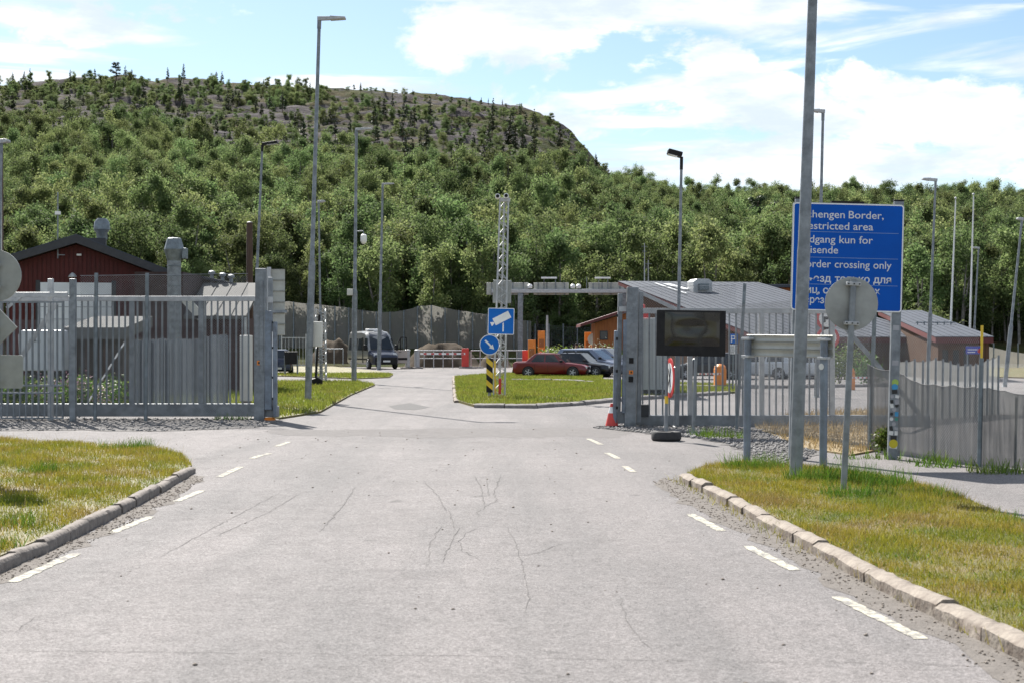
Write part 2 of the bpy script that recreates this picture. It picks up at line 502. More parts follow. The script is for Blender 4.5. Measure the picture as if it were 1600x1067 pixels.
def npmesh(name, V, Fc, mat, k=None, smooth=False):
    """mesh straight from numpy arrays: V (n,3), Fc (m,k)"""
    me = bpy.data.meshes.new(name)
    k = Fc.shape[1]
    me.vertices.add(len(V)); me.vertices.foreach_set('co', np.ascontiguousarray(V, dtype=np.float32).ravel())
    me.loops.add(Fc.size); me.loops.foreach_set('vertex_index', np.ascontiguousarray(Fc, dtype=np.int32).ravel())
    me.polygons.add(len(Fc)); me.polygons.foreach_set('loop_start', np.arange(0, Fc.size, k, dtype=np.int32))
    me.polygons.foreach_set('loop_total', np.full(len(Fc), k, dtype=np.int32))
    if smooth: me.polygons.foreach_set('use_smooth', np.ones(len(Fc), dtype=bool))
    me.update(calc_edges=True)
    me.materials.append(mat)
    return me
def npobj(name, V, Fc, mat, parent=None, smooth=False):
    o = bpy.data.objects.new(name, npmesh(name, V, Fc, mat, smooth=smooth)); C.objects.link(o)
    if parent: o.parent = parent
    return o
_vl = bpy.context.view_layer
def _glyphs(txt, bold):
    cu = bpy.data.curves.new('txt', 'FONT')
    cu.body = txt; cu.size = 1.0; cu.offset = bold; cu.resolution_u = 3
    o = bpy.data.objects.new('txt', cu); C.objects.link(o)
    bpy.context.view_layer.update()
    me = bpy.data.meshes.new_from_object(o.evaluated_get(bpy.context.evaluated_depsgraph_get()))
    bpy.data.objects.remove(o)
    a = np.zeros(len(me.vertices) * 3); me.vertices.foreach_get('co', a)
    return me, a.reshape(-1, 3)
def text_mesh(txt, x0, x1, zbase, height, mat, parent, y=-0.004, name='lettering', bold=0.0, gap=0.34):
    """one line of flat print, a mesh for each word, fitted between x0 and x1"""
    W = [_glyphs(q, bold) for q in txt.split(' ')]
    ext = [(a[:, 0].min(), a[:, 0].max()) for _, a in W]
    tot = sum(b - a for a, b in ext) + gap * (len(W) - 1)
    k = (x1 - x0) / tot; x = x0
    for (me, a), (lo, hi) in zip(W, ext):
        b = np.zeros_like(a)
        b[:, 0] = x + (a[:, 0] - lo) * k; b[:, 2] = zbase + a[:, 1] * (height / 0.7); b[:, 1] = y
        me.vertices.foreach_set('co', b.ravel()); me.update(); me.materials.clear(); me.materials.append(mat)
        ob = bpy.data.objects.new(name, me); C.objects.link(ob); ob.parent = parent
        x += (hi - lo + gap) * k
def in_poly(P, poly):
    x, y = P[:, 0], P[:, 1]; n = len(poly); ins = np.zeros(len(P), bool); j = n - 1
    for i in range(n):
        xi, yi = poly[i]; xj, yj = poly[j]
        c = ((yi > y) != (yj > y)) & (x < (xj - xi) * (y - yi) / (yj - yi + 1e-12) + xi)
        ins ^= c; j = i
    return ins

# ------------------------------------------------------------------ ground, road, verges
def sheet(name, poly, z, mat, parent=None, kind='structure', thick=0.0):
    mb = MB()
    if thick: mb.prism(poly, z - thick, z, 'xy')
    else: mb.add([(x, y, z) for x, y in poly], [tuple(range(len(poly)))])
    o = mb.build(name, mat, parent)
    if kind and not parent: tag(o, kind=kind)
    return o
sheet('ground', [(-1800, -400), (1800, -400), (1800, 2600), (-1800, 2600)], -0.03, soil_m)
road = sheet('road', [(-46, -60), (46, -60), (60, 60), (60, 118), (-60, 118), (-60, 60)], 0.0, asphalt)

def smooth_poly(pts, it=2):
    for _ in range(it):
        q = []
        for i in range(len(pts)):
            a, b = pts[i], pts[(i + 1) % len(pts)]
            q.append((a[0] * .75 + b[0] * .25, a[1] * .75 + b[1] * .25)); q.append((a[0] * .25 + b[0] * .75, a[1] * .25 + b[1] * .75))
        pts = q
    return pts
LAWN_R = [G(1072, 750), G(1160, 793), G(1300, 869), G(1440, 941), G(1600, 1017), (3.35, 4), (3.6, -8), (5.2, -8), (5.15, 6), G(1600, 828), G(1500, 787), G(1430, 764), G(1330, 744), G(1250, 737), G(1160, 731), G(1100, 737)]
LAWN_L = [G(300, 736), G(240, 768), G(150, 815), G(60, 858), G(0, 884), (-4.25, 8), (-4.2, -8), (-30, -8), (-30, 27), G(0, 693), G(140, 700), G(235, 707), G(285, 718)]
ISLE = [G(710, 590), G(711, 610), G(714, 628), G(740, 635.5), G(830, 636.5), G(900, 632), G(962, 626), G(1060, 619), G(1150, 614), G(1150, 603), G(1010, 598), G(940, 595), G(942, 589), G(820, 583), G(760, 586)]
VERGE_A = [G(436, 655), G(500, 645), G(548, 618), G(586, 602), G(560, 597), G(440, 597), G(330, 600), G(250, 604), G(80, 604), (-30, 68), (-30, 42), G(0, 640), G(200, 641), G(390, 641)]
VERGE_B = [G(300, 588), G(440, 588), G(560, 592), G(608, 590), G(614, 586), G(590, 580), G(500, 571), G(430, 567), G(330, 567)]
lawn_r = sheet('lawn_right', LAWN_R, 0.09, turf, thick=0.1)
lawn_l = sheet('lawn_left', LAWN_L, 0.09, turf, thick=0.1)
isle = sheet('grass_island', ISLE, 0.07, turf, thick=0.08)
verge_a = sheet('verge_near', VERGE_A, 0.05, turf, thick=0.06)
verge_b = sheet('verge_far', VERGE_B, 0.05, turf, thick=0.06)
# dry bank behind the right-hand gate
BANK = [G(1180, 668), G(1230, 650), G(1390, 640), G(1398, 700), G(1330, 712), G(1250, 700)]
bank = sheet('dry_bank', BANK, 0.03, pm('dry_grass', (0.20, 0.15, 0.07), (0.26, 0.19, 0.10), 3, 0.95, bump=0.8, bscale=20), thick=0.04)

def kerb(name, pts, size, w, h, mat, seed):
    """a row of kerb stones, each a block of its own"""
    rnd = random.Random(seed)
    root = bpy.data.objects.new(name, None); C.objects.link(root); tag(root, kind='structure')
    vs = []
    for k in range(5):
        mb = MB()
        L = size
        nx = 6
        secs = []
        for i in range(nx + 1):
            x = -L / 2 + L * i / nx
            e = 0.96 if i in (0, nx) else 1.0
            j = lambda s=0.006: rnd.uniform(-s, s)
            secs.append([(x, -w / 2, -0.05), (x, w / 2, -0.05), (x, w / 2 + j(), h * .7 * e + j()), (x, w * .28 + j(), h * e + j()), (x, -w * .22 + j(), h * e + j()), (x, -w * .5 + j(), h * .72 * e + j())])
        mb.loft(secs)
        vs.append(mb.mesh('kerb_stone', mat, smooth=50))
    # walk along the line
    P = [Vector((x, y, 0)) for x, y in pts]
    seg = 0; pos = P[0].copy(); acc = []
    tot = sum((P[i + 1] - P[i]).length for i in range(len(P) - 1))
    n = int(tot / (size + 0.003))
    def at(s):
        for i in range(len(P) - 1):
            l = (P[i + 1] - P[i]).length
            if s <= l: return P[i] + (P[i + 1] - P[i]) * (s / l), (P[i + 1] - P[i]).normalized()
            s -= l
        return P[-1], (P[-1] - P[-2]).normalized()
    for i in range(n):
        p, d = at((i + 0.5) * (size + 0.003))
        o = linked('kerb_stone', rnd.choice(vs), root, (p.x + rnd.uniform(-.012, .012), p.y, rnd.uniform(-.015, .01)),
                   (rnd.uniform(-.03, .03), rnd.uniform(-.02, .02), math.atan2(d.y, d.x) + rnd.uniform(-.02, .02)), (rnd.uniform(.97, 1.0), 1, rnd.uniform(.92, 1.04)))
    return root
kerb('kerb_right', [G(1072, 752), G(1110, 772), G(1160, 797), G(1300, 874), G(1440, 947), G(1600, 1023), (3.25, 6), (3.3, 3)], 0.78, 0.17, 0.115, concrete, 1)
kerb('kerb_left', [G(298, 738), G(240, 772), G(150, 819), G(60, 864), G(0, 889), (-4.15, 9)], 0.75, 0.13, 0.11, pm('kerb_old', (0.22, 0.19, 0.165), (0.14, 0.12, 0.105), 9, .9, bump=.8, bscale=20, dirt=(.11,.09,.075)), 2)
kerb('kerb_island', [G(742, 636.5), G(830, 637.5), G(900, 633), G(962, 627), G(1060, 620), G(1150, 615)], 0.9, 0.22, 0.13, conc_grey, 3)
kerb('kerb_island_side', [G(709, 590), G(711, 612), G(713, 629)], 0.9, 0.16, 0.10, concrete, 4)
kerb('kerb_parking', [G(800, 594, 0.07), G(870, 594.5, 0.07), G(935, 597.5, 0.07)], 0.95, 0.22, 0.16, pm('kerb_dark', (0.14, 0.13, 0.12), (0.1, 0.09, 0.085), 7, 0.9, bump=.5), 5)
kerb('kerb_far', [G(1060, 606), G(1130, 607), G(1240, 606), G(1420, 603)], 0.95, 0.22, 0.16, conc_grey, 6)

# painted edge-line dashes, each its own stripe
def dash(a, b, w=0.11):
    A = Vector((*G(*a), 0.0)); B = Vector((*G(*b), 0.0)); d = (B - A).normalized(); n = Vector((-d.y, d.x, 0)) * (w / 2)
    rnd = random.Random(int(a[0] + a[1])); m_ = 22; vs = []
    for i in range(m_ + 1):
        q = A.lerp(B, i / m_); e = .9 if i in (0, m_) else 1.0
        for s_ in (-1, 1): p = q + n * (s_ * e * rnd.uniform(.72, 1.08)); vs.append((p.x, p.y, 0.004))
    MB().add(vs, [(2 * i, 2 * i + 1, 2 * i + 3, 2 * i + 2) for i in range(m_)]).build('edge_line_dash', paint_m, road)
for a, b in [((18, 909), (118, 865)), ((175, 832), (236, 807)), ((275, 783), (316, 766)), ((342, 745), (376, 729)), ((393, 716), (408, 711)), ((411, 711), (421, 708)), ((432, 697), (452, 690)),
             ((1440, 998), (1308, 932)), ((1243, 891), (1167, 853)), ((1127, 829), (1079, 803)), ((990, 737), (976, 728)), ((966, 716), (948, 707)), ((939, 694), (919, 685))]:
    dash(a, b)
# cracks and tyre scuffs in the asphalt, thin sunken lines laid as flat ribbons
def crack(pts, w=0.012, name='crack'):
    rnd = random.Random(int(pts[0][0] * 7 + pts[0][1]))
    P = [Vector(G(*p)) for p in pts]
    Q = []
    for i in range(len(P) - 1):
        n = max(2, int((P[i + 1] - P[i]).length / 0.12))
        for k in range(n): Q.append(P[i].lerp(P[i + 1], k / n) + Vector((rnd.gauss(0, .008), rnd.gauss(0, .012))))
    Q.append(P[-1])
    vs = []; fs = []
    for i, q in enumerate(Q):
        d = (Q[min(i + 1, len(Q) - 1)] - Q[max(i - 1, 0)]).normalized(); nrm = Vector((-d.y, d.x)) * (w / 2 * rnd.uniform(.35, 1.2) * min(1, .2 + i / 4, .2 + (len(Q) - 1 - i) / 4))
        vs += [(q.x - nrm.x, q.y - nrm.y, 0.003), (q.x + nrm.x, q.y + nrm.y, 0.003)]
        if i: fs.append((2 * i - 2, 2 * i - 1, 2 * i + 1, 2 * i))
    MB().add(vs, fs).build(name, crack_m, road)
for pts in [[(0, 1016), (300, 1019), (700, 1024), (1000, 1031), (1400, 1036), (1600, 1042)],
            [(783, 740), (772, 770), (776, 782), (745, 800), (748, 806)], [(752, 822), (728, 832), (718, 845), (722, 860), (752, 876)],
            [(790, 822), (805, 845), (815, 880), (827, 925), (822, 960)], [(700, 795), (708, 815), (712, 830)], [(690, 820), (672, 850), (668, 885)],
            [(720, 820), (706, 845), (690, 880)], [(820, 868), (895, 845)], [(780, 872), (905, 855)], 
            [(660, 750), (685, 775), (698, 800)], [(555, 760), (540, 785), (500, 830)], [(968, 930), (985, 980), (1020, 1020)], [(60, 960), (20, 990)], [(615, 668), (660, 674), (700, 677)], [(330, 840), (420, 800), (470, 770)],
            [(250, 870), (360, 810), (440, 768)], [(740, 742), (752, 760), (756, 790)], [(760, 745), (764, 775)]]:
    crack(pts, 0.007 if pts[0][1] > 800 else 0.011)
# repair patch and worn joint between the two roads
sheet('asphalt_patch', [G(607, 634), G(640, 629), G(672, 636), G(650, 640), G(617, 639)], 0.003, pm('asphalt_new', (0.13, 0.127, 0.125), (0.155, 0.15, 0.145), 20, 0.95, bump=0.4, spec=.1), road)

def jag(poly, amp, seed):
    rnd = random.Random(seed); o = []
    for i in range(len(poly)):
        a = Vector(poly[i]); b = Vector(poly[(i + 1) % len(poly)]); n = max(1, int((b - a).length / 0.35))
        for k in range(n): q = a.lerp(b, k / n); o.append((q.x + rnd.uniform(-amp, amp), q.y + rnd.uniform(-amp, amp)))
    return o
sheet('worn_joint', jag([G(420, 671), G(600, 670), G(930, 668), G(1010, 676), G(960, 682), G(700, 684), G(450, 679)], .35, 9), 0.0015, pm('asphalt_worn', (0.158, 0.149, 0.144), (0.192, 0.181, 0.175), 5, .95, bump=.5, bscale=60, detail=8, spec=.1), road)
# gravel shoulders and gutter dirt
def jag(poly, amp, seed):
    rnd = random.Random(seed); o = []
    for i in range(len(poly)):
        a = Vector(poly[i]); b = Vector(poly[(i + 1) % len(poly)]); n = max(1, int((b - a).length / 0.35))
        for k in range(n): q = a.lerp(b, k / n); o.append((q.x + rnd.uniform(-amp, amp), q.y + rnd.uniform(-amp, amp)))
    return o
GRAV_L = [(-30, 38.5), G(435, 654), G(440, 660), G(400, 668), G(250, 674), G(120, 672), G(0, 673), (-30, 31)]
GRAV_R = [G(925, 668), G(960, 662), G(1060, 664), G(1150, 668), G(1260, 680), G(1275, 708), G(1230, 736), G(1190, 728), G(1165, 706), G(1120, 688), G(1000, 676)]
GUT_R = [G(1075, 757), G(1160, 800), G(1300, 877), G(1440, 951), G(1590, 1030), (2.6, 7), G(1480, 1010), G(1330, 930), G(1190, 850), G(1075, 790), G(1020, 752), G(1040, 745)]
GUT_L = [G(300, 740), G(240, 775), G(150, 822), G(60, 868), G(0, 894), G(0, 912), G(70, 880), G(170, 834), G(270, 782), G(320, 748)]
sheet('gravel_left', jag(GRAV_L, .12, 1), 0.006, gravel_m)
sheet('gravel_right', jag(GRAV_R, .15, 2), 0.006, gravel_m)
sheet('gutter_dirt_right', jag(GUT_R, .1, 3), 0.0022, dirt_m)
sheet('gutter_dirt_left', jag(GUT_L, .1, 4), 0.0022, dirt_m)
def stones(name, poly, n, s0, s1, mat, z=0.0, label='loose grey gravel', cat='gravel', mound=None):
    P = np.array(poly); lo, hi = P.min(0), P.max(0)
    Q = rng.uniform(lo, hi, (n * 4, 2)); Q = Q[in_poly(Q, poly)][:n]
    V = []; Fc = []
    oct_v = np.array([(1, 0, 0), (-1, 0, 0), (0, 1, 0), (0, -1, 0), (0, 0, .7), (0, 0, -.7)]); oct_f = np.array([(0, 2, 4), (2, 1, 4), (1, 3, 4), (3, 0, 4), (2, 0, 5), (1, 2, 5), (3, 1, 5), (0, 3, 5)])
    m = len(Q)
    s = s0 + (s1 - s0) * rng.random(m) ** 3
    base = oct_v[None] * (1 + rng.uniform(-.35, .35, (m, 6, 3))) * s[:, None, None]
    zz = np.full(m, z) if mound is None else np.array([mound(x, y) for x, y in Q])
    base[:, :, 0] += Q[:, 0:1]; base[:, :, 1] += Q[:, 1:2]; base[:, :, 2] += (zz + s * .25)[:, None]
    fc = oct_f[None] + (np.arange(m) * 6)[:, None, None]
    o = npobj(name, base.reshape(-1, 3), fc.reshape(-1, 3), mat)
    return tag(o, label, cat, kind='stuff')
stone_m = pm('loose_stone', (0.25, 0.24, 0.235), (0.12, 0.115, 0.11), 3, 0.9)
stone_b = pm('loose_stone_brown', (0.26, 0.22, 0.18), (0.15, 0.12, 0.10), 3, 0.9)
stones('gravel', GRAV_L, 9000, 0.006, 0.045, stone_m, 0.006, 'loose grey gravel along the foot of the left gate')
stones('gravel', GRAV_R, 9000, 0.006, 0.045, stone_m, 0.006, 'loose grey gravel along the foot of the right gate')
stones('grit', GUT_R, 2200, 0.002, 0.014, stone_b, 0.002, 'brown grit gathered beside the pale right kerb')
stones('grit', GUT_L, 1500, 0.003, 0.016, stone_b, 0.002, 'brown grit gathered beside the left kerb')
stones('pebbles', [(-5, 8), (3, 8), (3, 33), (-8, 33)], 420, 0.004, 0.02, stone_b, 0.0, 'scattered pebbles on the open asphalt')

def blades(name, polys, dens, h0, h1, wd, mat, z, label, seed=1, lean=0.5, cat='grass', parent=None, clump=1.0, yclip=None):
    r = np.random.default_rng(seed)
    out = []
    for poly in polys:
        P = np.array(poly); lo, hi = P.min(0), P.max(0)
        lo = np.maximum(lo, [-24, 5]); hi = np.minimum(hi, [24, 90])
        n = int((hi[0] - lo[0]) * (hi[1] - lo[1]) * dens)
        Q = r.uniform(lo, hi, (n, 2))
        Q = Q[np.abs(Q[:, 0]) < Q[:, 1] * 0.36 + 0.6]
        Q = Q[in_poly(Q, poly)]
        out.append(Q)
    Q = np.concatenate(out); n = len(Q)
    # cheap clumping field
    f = (np.sin(Q[:, 0] * 3.1 + 1.7 * np.sin(Q[:, 1] * 1.3)) + np.sin(Q[:, 1] * 2.3 + 2.1 * np.sin(Q[:, 0] * 1.9 + 1)) + np.sin(Q[:, 0] * 7.7 + Q[:, 1] * 5.1)) / 3
    keep = r.random(n) < np.clip(0.72 + clump * 0.35 * f, .15, 1); Q = Q[keep]; f = f[keep]; n = len(Q)
    h = (h0 + (h1 - h0) * r.random(n) ** 1.6) * (1 + .3 * f)
    a = r.uniform(0, 2 * np.pi, n); b = r.uniform(0, 2 * np.pi, n); ln = r.random(n) * lean * h
    wx, wy = np.cos(a) * wd, np.sin(a) * wd
    V = np.zeros((n, 4, 3))
    V[:, 0] = np.stack([Q[:, 0] - wx, Q[:, 1] - wy, np.full(n, z)], 1)
    V[:, 1] = np.stack([Q[:, 0] + wx, Q[:, 1] + wy, np.full(n, z)], 1)
    tx, ty = Q[:, 0] + np.cos(b) * ln, Q[:, 1] + np.sin(b) * ln
    V[:, 2] = np.stack([tx + wx * .25, ty + wy * .25, z + h], 1)
    V[:, 3] = np.stack([tx - wx * .25, ty - wy * .25, z + h], 1)
    Fc = np.arange(n * 4).reshape(n, 4)
    o = npobj(name, V.reshape(-1, 3), Fc, mat, parent)
    return tag(o, label, cat, kind='stuff')
MATS_SEED = grass_mat('seed_stalks', (0.30, 0.22, 0.10), (0.34, 0.25, 0.12), (0.26, 0.17, 0.09))
blades('grass', [LAWN_R], 3200, .02, .075, .0028, blade_m, .088, 'short yellowing grass on the right roadside lawn', 1, 1.0)
blades('grass', [LAWN_L], 1900, .025, .085, .0036, blade_m, .088, 'short yellowing grass on the left roadside lawn', 2, 0.9)
blades('grass', [ISLE], 330, .04, .11, .012, blade_g, .068, 'mown green grass on the island with the camera sign', 3, 0.8)
blades('grass', [VERGE_A], 260, .04, .15, .012, blade_g, .048, 'patchy green grass round the nearest tall lamp post', 4, 0.8)
blades('grass', [VERGE_B], 200, .04, .13, .016, blade_g, .048, 'mown green grass strip in front of the van', 5, 0.8)
blades('dry_grass', [BANK], 260, .03, .16, .008, grass_mat('dry_blades', (0.26, 0.19, 0.08), (0.30, 0.22, 0.11), (0.33, 0.25, 0.14)), .03, 'straw coloured dry grass on the bank behind the right gate', 6, 0.7)
VERGE_C = [G(1530, 589), G(1660, 592), G(1700, 574), G(1540, 571)]
sheet('verge_right', VERGE_C, 0.05, turf, thick=0.06)
blades('dry_grass', [jag(LAWN_R, .02, 5)], 42, .07, .2, .0018, MATS_SEED, .088, 'thin straw seed stalks over the right lawn', 41, .9)
blades('dry_grass', [jag(LAWN_L, .02, 6)], 30, .07, .22, .0022, MATS_SEED, .088, 'thin straw seed stalks over the left lawn', 42, .9)
blades('clover', [LAWN_R], 260, .01, .03, .011, tuft_m, .088, 'broad clover leaves in the right lawn', 43, 2.5, clump=2.2)
blades('clover', [LAWN_L], 160, .01, .03, .013, tuft_m, .088, 'broad clover leaves in the left lawn', 44, 2.5, clump=2.2)
# ragged grass growing over the kerb edges
def edge_poly(pts, w): 
    L = [(x - w, y) for x, y in pts]; return list(pts) + L[::-1]
blades('grass', [edge_poly([G(1072, 750), G(1160, 797), G(1300, 874)], .25), edge_poly([G(1300, 874), G(1440, 947), G(1600, 1023)], .12)], 260, .03, .10, .003, blade_m, .01, 'tufts of dry grass sprouting along the right kerb', 9, 1.0)
def circle(px, py, r, n=10): x, y = G(px, py); return [(x + r * math.cos(2 * math.pi * k / n), y + r * .8 * math.sin(2 * math.pi * k / n)) for k in range(n)]
blades('grass', [circle(1172, 740, .42), circle(1205, 742, .3), circle(1262, 760, .35), circle(1300, 762, .5), circle(1340, 785, .45), circle(1375, 766, .36), circle(1395, 770, .3)], 1500, .05, .24, .0045, tuft_m, .085, 'long green grass round the feet of the right-hand posts', 10, .8)
blades('grass', [circle(1330, 790, .3), circle(1455, 782, .26), circle(1480, 790, .22), circle(1580, 826, .2)], 900, .04, .14, .0045, tuft_m, .085, 'dark green clumps along the back of the right lawn', 11, .9)
blades('grass', [circle(22, 838, .28), circle(200, 708, .5), circle(60, 748, .3), circle(5, 870, .2)], 1300, .05, .2, .0045, tuft_m, .085, 'longer green tufts on the left lawn', 12, .8)
blades('grass', [circle(1130, 684, .5), circle(1100, 682, .3), circle(365, 655, .5), circle(1378, 716, .35), circle(1330, 716, .3), circle(1480, 728, .5), circle(1560, 738, .5), circle(1445, 722, .4)], 420, .04, .2, .008, tuft_m, 0.0, 'weeds sprouting from gravel and fence foot', 13, .8)

# ------------------------------------------------------------------ hill
CREST = [(-1600, 66), (-300, 72), (-143, 72.5), (-110, 74.5), (-72, 73), (-43, 72), (-18, 70.5), (0, 68), (9, 65), (15, 61), (20, 56.5), (25, 51), (30, 45.5), (36, 41), (44, 38.5), (60, 38), (145, 37), (300, 36), (1600, 34)]
def lerp_tab(tab, x):
    if x <= tab[0][0]: return tab[0][1]
    for (a, b), (c, d) in zip(tab, tab[1:]):
        if x <= c: return b + (d - b) * (x - a) / (c - a)
    return tab[-1][1]
Y0, YC = 118.0, 430.0
def terrain(x, y):
    if y < Y0: return -0.02
    zc = lerp_tab(CREST, x * (YC / min(y, YC)) ** 0.85)
    s = (y - Y0) / (YC - Y0)
    e = 1.08 if x < 10 else 1.08 - 0.2 * min(1, (x - 10) / 40)
    if s <= 1: p = s ** e * (1 - 0.06 * math.sin(s * math.pi))
    else: p = 1.0 - 0.35 * (s - 1) ** 1.5
    z = zc * p
    # rocky ledges near the top
    rk = max(0.0, min(1.0, (s - 0.5) / 0.25))
    n = noise.fractal(Vector((x * .03, y * .05, 1.7)), 1.0, 2.0, 5)
    n2 = noise.fractal(Vector((x * .10 + y * .03, y * .22 - x * .05, 4.1)), 0.9, 2.1, 5)
    n3 = math.floor((z + n * 3) / 3.2) * 3.2 + min(1, ((z + n * 3) % 3.2) / 1.2) * 3.2 - (z + n * 3)
    return max(-0.02, z + min(1, s * 6) * n * 1.6 + rk * (n2 * 1.3 + n3 * .55))
def hill_mesh():
    xs = np.concatenate([np.arange(-900, -210, 30), np.arange(-210, 210, 2.2), np.arange(210, 901, 30)])
    ys = np.concatenate([np.arange(108, 260, 4), np.arange(260, 470, 1.9), np.arange(470, 760, 18)])
    V = np.array([(x, y, terrain(x, y)) for y in ys for x in xs])
    nx = len(xs); i = np.arange(len(ys) - 1)[:, None] * nx + np.arange(nx - 1)[None]
    i = i.ravel(); Fc = np.stack([i, i + 1, i + 1 + nx, i + nx], 1)
    return V, Fc
def hill_mat():
    m, t, b = _new('hillside'); L = t.links.new
    tcn = t.nodes.new('ShaderNodeTexCoord')
    def nz(sc, det, st=(1, 1, 1), ro=.6):
        mp = t.nodes.new('ShaderNodeMapping'); mp.inputs['Scale'].default_value = st
        L(tcn.outputs['Object'], mp.inputs[0])
        n = t.nodes.new('ShaderNodeTexNoise'); n.inputs['Scale'].default_value = sc; n.inputs['Detail'].default_value = det; n.inputs['Roughness'].default_value = ro
        L(mp.outputs[0], n.inputs['Vector']); return n.outputs['Fac']
    def mr(v, a, b_):
        n = t.nodes.new('ShaderNodeMapRange'); n.inputs['From Min'].default_value = a; n.inputs['From Max'].default_value = b_; L(v, n.inputs['Value']); return n.outputs[0]
    def mix(f, a, b_):
        n = t.nodes.new('ShaderNodeMixRGB')
        for i, x in enumerate((f, a, b_)):
            if isinstance(x, tuple): n.inputs[i].default_value = (*x, 1)
            else: L(x, n.inputs[i])
        return n.outputs[0]
    heath = mix(mr(nz(.12, 8), .4, .62), (0.045, 0.055, 0.017), (0.068, 0.052, 0.025))
    heath = mix(mr(nz(.5, 6), .5, .7), heath, (0.034, 0.045, 0.015))
    rock = mix(mr(nz(.25, 9, (1, 1, 3), .7), .35, .65), (0.108, 0.099, 0.10), (0.04, 0.032, 0.034))
    sep = t.nodes.new('ShaderNodeSeparateXYZ'); L(tcn.outputs['Object'], sep.inputs[0])
    rmask = mr(nz(.075, 9, (.55, 1.0, 2.2), .68), .475, .525)
    up = t.nodes.new('ShaderNodeMapRange'); up.inputs['From Min'].default_value = 30; up.inputs['From Max'].default_value = 44; L(sep.outputs[2], up.inputs['Value'])
    mul = t.nodes.new('ShaderNodeMath'); mul.operation = 'MULTIPLY'; L(rmask, mul.inputs[0]); L(up.outputs[0], mul.inputs[1])
    L(mix(mul.outputs[0], heath, rock), b.inputs['Base Color'])
    b.inputs['Roughness'].default_value = .95; b.inputs['Specular IOR Level'].default_value = .06
    bp = t.nodes.new('ShaderNodeBump'); bp.inputs['Strength'].default_value = .8; bp.inputs['Distance'].default_value = 1.2
    L(nz(.35, 9, (1, 1, 2), .7), bp.inputs['Height']); L(bp.outputs[0], b.inputs['Normal'])
    return m
V, Fc = hill_mesh()
tag(npobj('hill', V, Fc, hill_mat(), smooth=True), kind='structure')

# ------------------------------------------------------------------ trees
def leaf_cloud(r, lobes, n, s0, s1, flat=0.0):
    """n leaf sprays spread through the lobes (cx,cy,cz,radius,zsquash)"""
    L = np.array(lobes); wgt = L[:, 3] ** 2; idx = r.choice(len(L), n, p=wgt / wgt.sum())
    d = r.normal(size=(n, 3)); d /= np.linalg.norm(d, axis=1)[:, None]
    rad = L[idx, 3] * (r.random(n) ** .45) * (1 + .22 * r.normal(size=n))
    P = L[idx, :3] + d * rad[:, None] * np.stack([np.ones(n), np.ones(n), L[idx, 4]], 1)
    s = s0 + (s1 - s0) * r.random(n)
    nn = d * .6 + r.normal(size=(n, 3)) * .8 + np.array([0, 0, .35 + flat]); nn /= np.linalg.norm(nn, axis=1)[:, None]
    a = np.cross(nn, r.normal(size=(n, 3))); a /= np.linalg.norm(a, axis=1)[:, None]; b = np.cross(nn, a)
    V = np.zeros((n, 4, 3)); k = .62
    V[:, 0] = P - a * s[:, None]; V[:, 1] = P - b * (s * k)[:, None]; V[:, 2] = P + a * s[:, None]; V[:, 3] = P + b * (s * k)[:, None] 
    V[:, 2] -= nn * (s * .35)[:, None]
    return V.reshape(-1, 3), np.arange(n * 4).reshape(n, 4)
def birch_variant(k):
    r = np.random.default_rng(100 + k)
    H = 8.0; wid = (1.1, 2.5, 1.8, 1.5)[k % 4] * r.uniform(.9, 1.1); lobes = []
    stems = MB(); nst = int(r.integers(1, 4)); tops = []
    for s in range(nst):
        a = r.uniform(0, 6.28); bx, by = (.25 * math.cos(a), .25 * math.sin(a)) if nst > 1 else (0, 0)
        lean = r.uniform(.3, 1.1); tx, ty = bx + lean * math.cos(a), by + lean * math.sin(a); th = H * r.uniform(.72, .92)
        p0, p1, p2 = (bx, by, -.4), (bx * .6 + tx * .4 + r.normal() * .12, by * .6 + ty * .4 + r.normal() * .12, th * .5), (tx, ty, th)
        stems.path([p0, p1, p2], [.12, .08, .02], 6); tops.append((p1, p2))
        for j in range(5):
            f = r.uniform(.1, .95); q = Vector(p1).lerp(Vector(p2), f) if j > 1 else Vector(p0).lerp(Vector(p1), r.uniform(.5, 1)); b = r.uniform(0, 6.28); ln = r.uniform(.7, 1.5)
            e = q + Vector((math.cos(b) * ln, math.sin(b) * ln, r.uniform(.3, 1.0))); stems.tube(q, e, .03, .008, 4)
            lobes.append((e.x, e.y, e.z, r.uniform(.55, .95), r.uniform(.7, 1.1)))
        lobes.append((tx, ty, th, r.uniform(.5, .8), 1.3))
    for j in range(int(r.integers(9, 14))):
        z = H * r.uniform(.22, .95); rr = wid * (1 - max(0, (z / H - .55)) ** 1.3 * 1.5) * r.uniform(.35, .9); a = r.uniform(0, 6.28)
        lobes.append((rr * math.cos(a), rr * math.sin(a), z, r.uniform(.5, 1.0), r.uniform(.7, 1.1)))
    V, Fc = leaf_cloud(r, lobes, 4600, .06, .15)
    V[:, 2] = np.maximum(V[:, 2], .15)
    return stems.mesh('trunk', bark), npmesh('crown', V, Fc, birch_leaf)
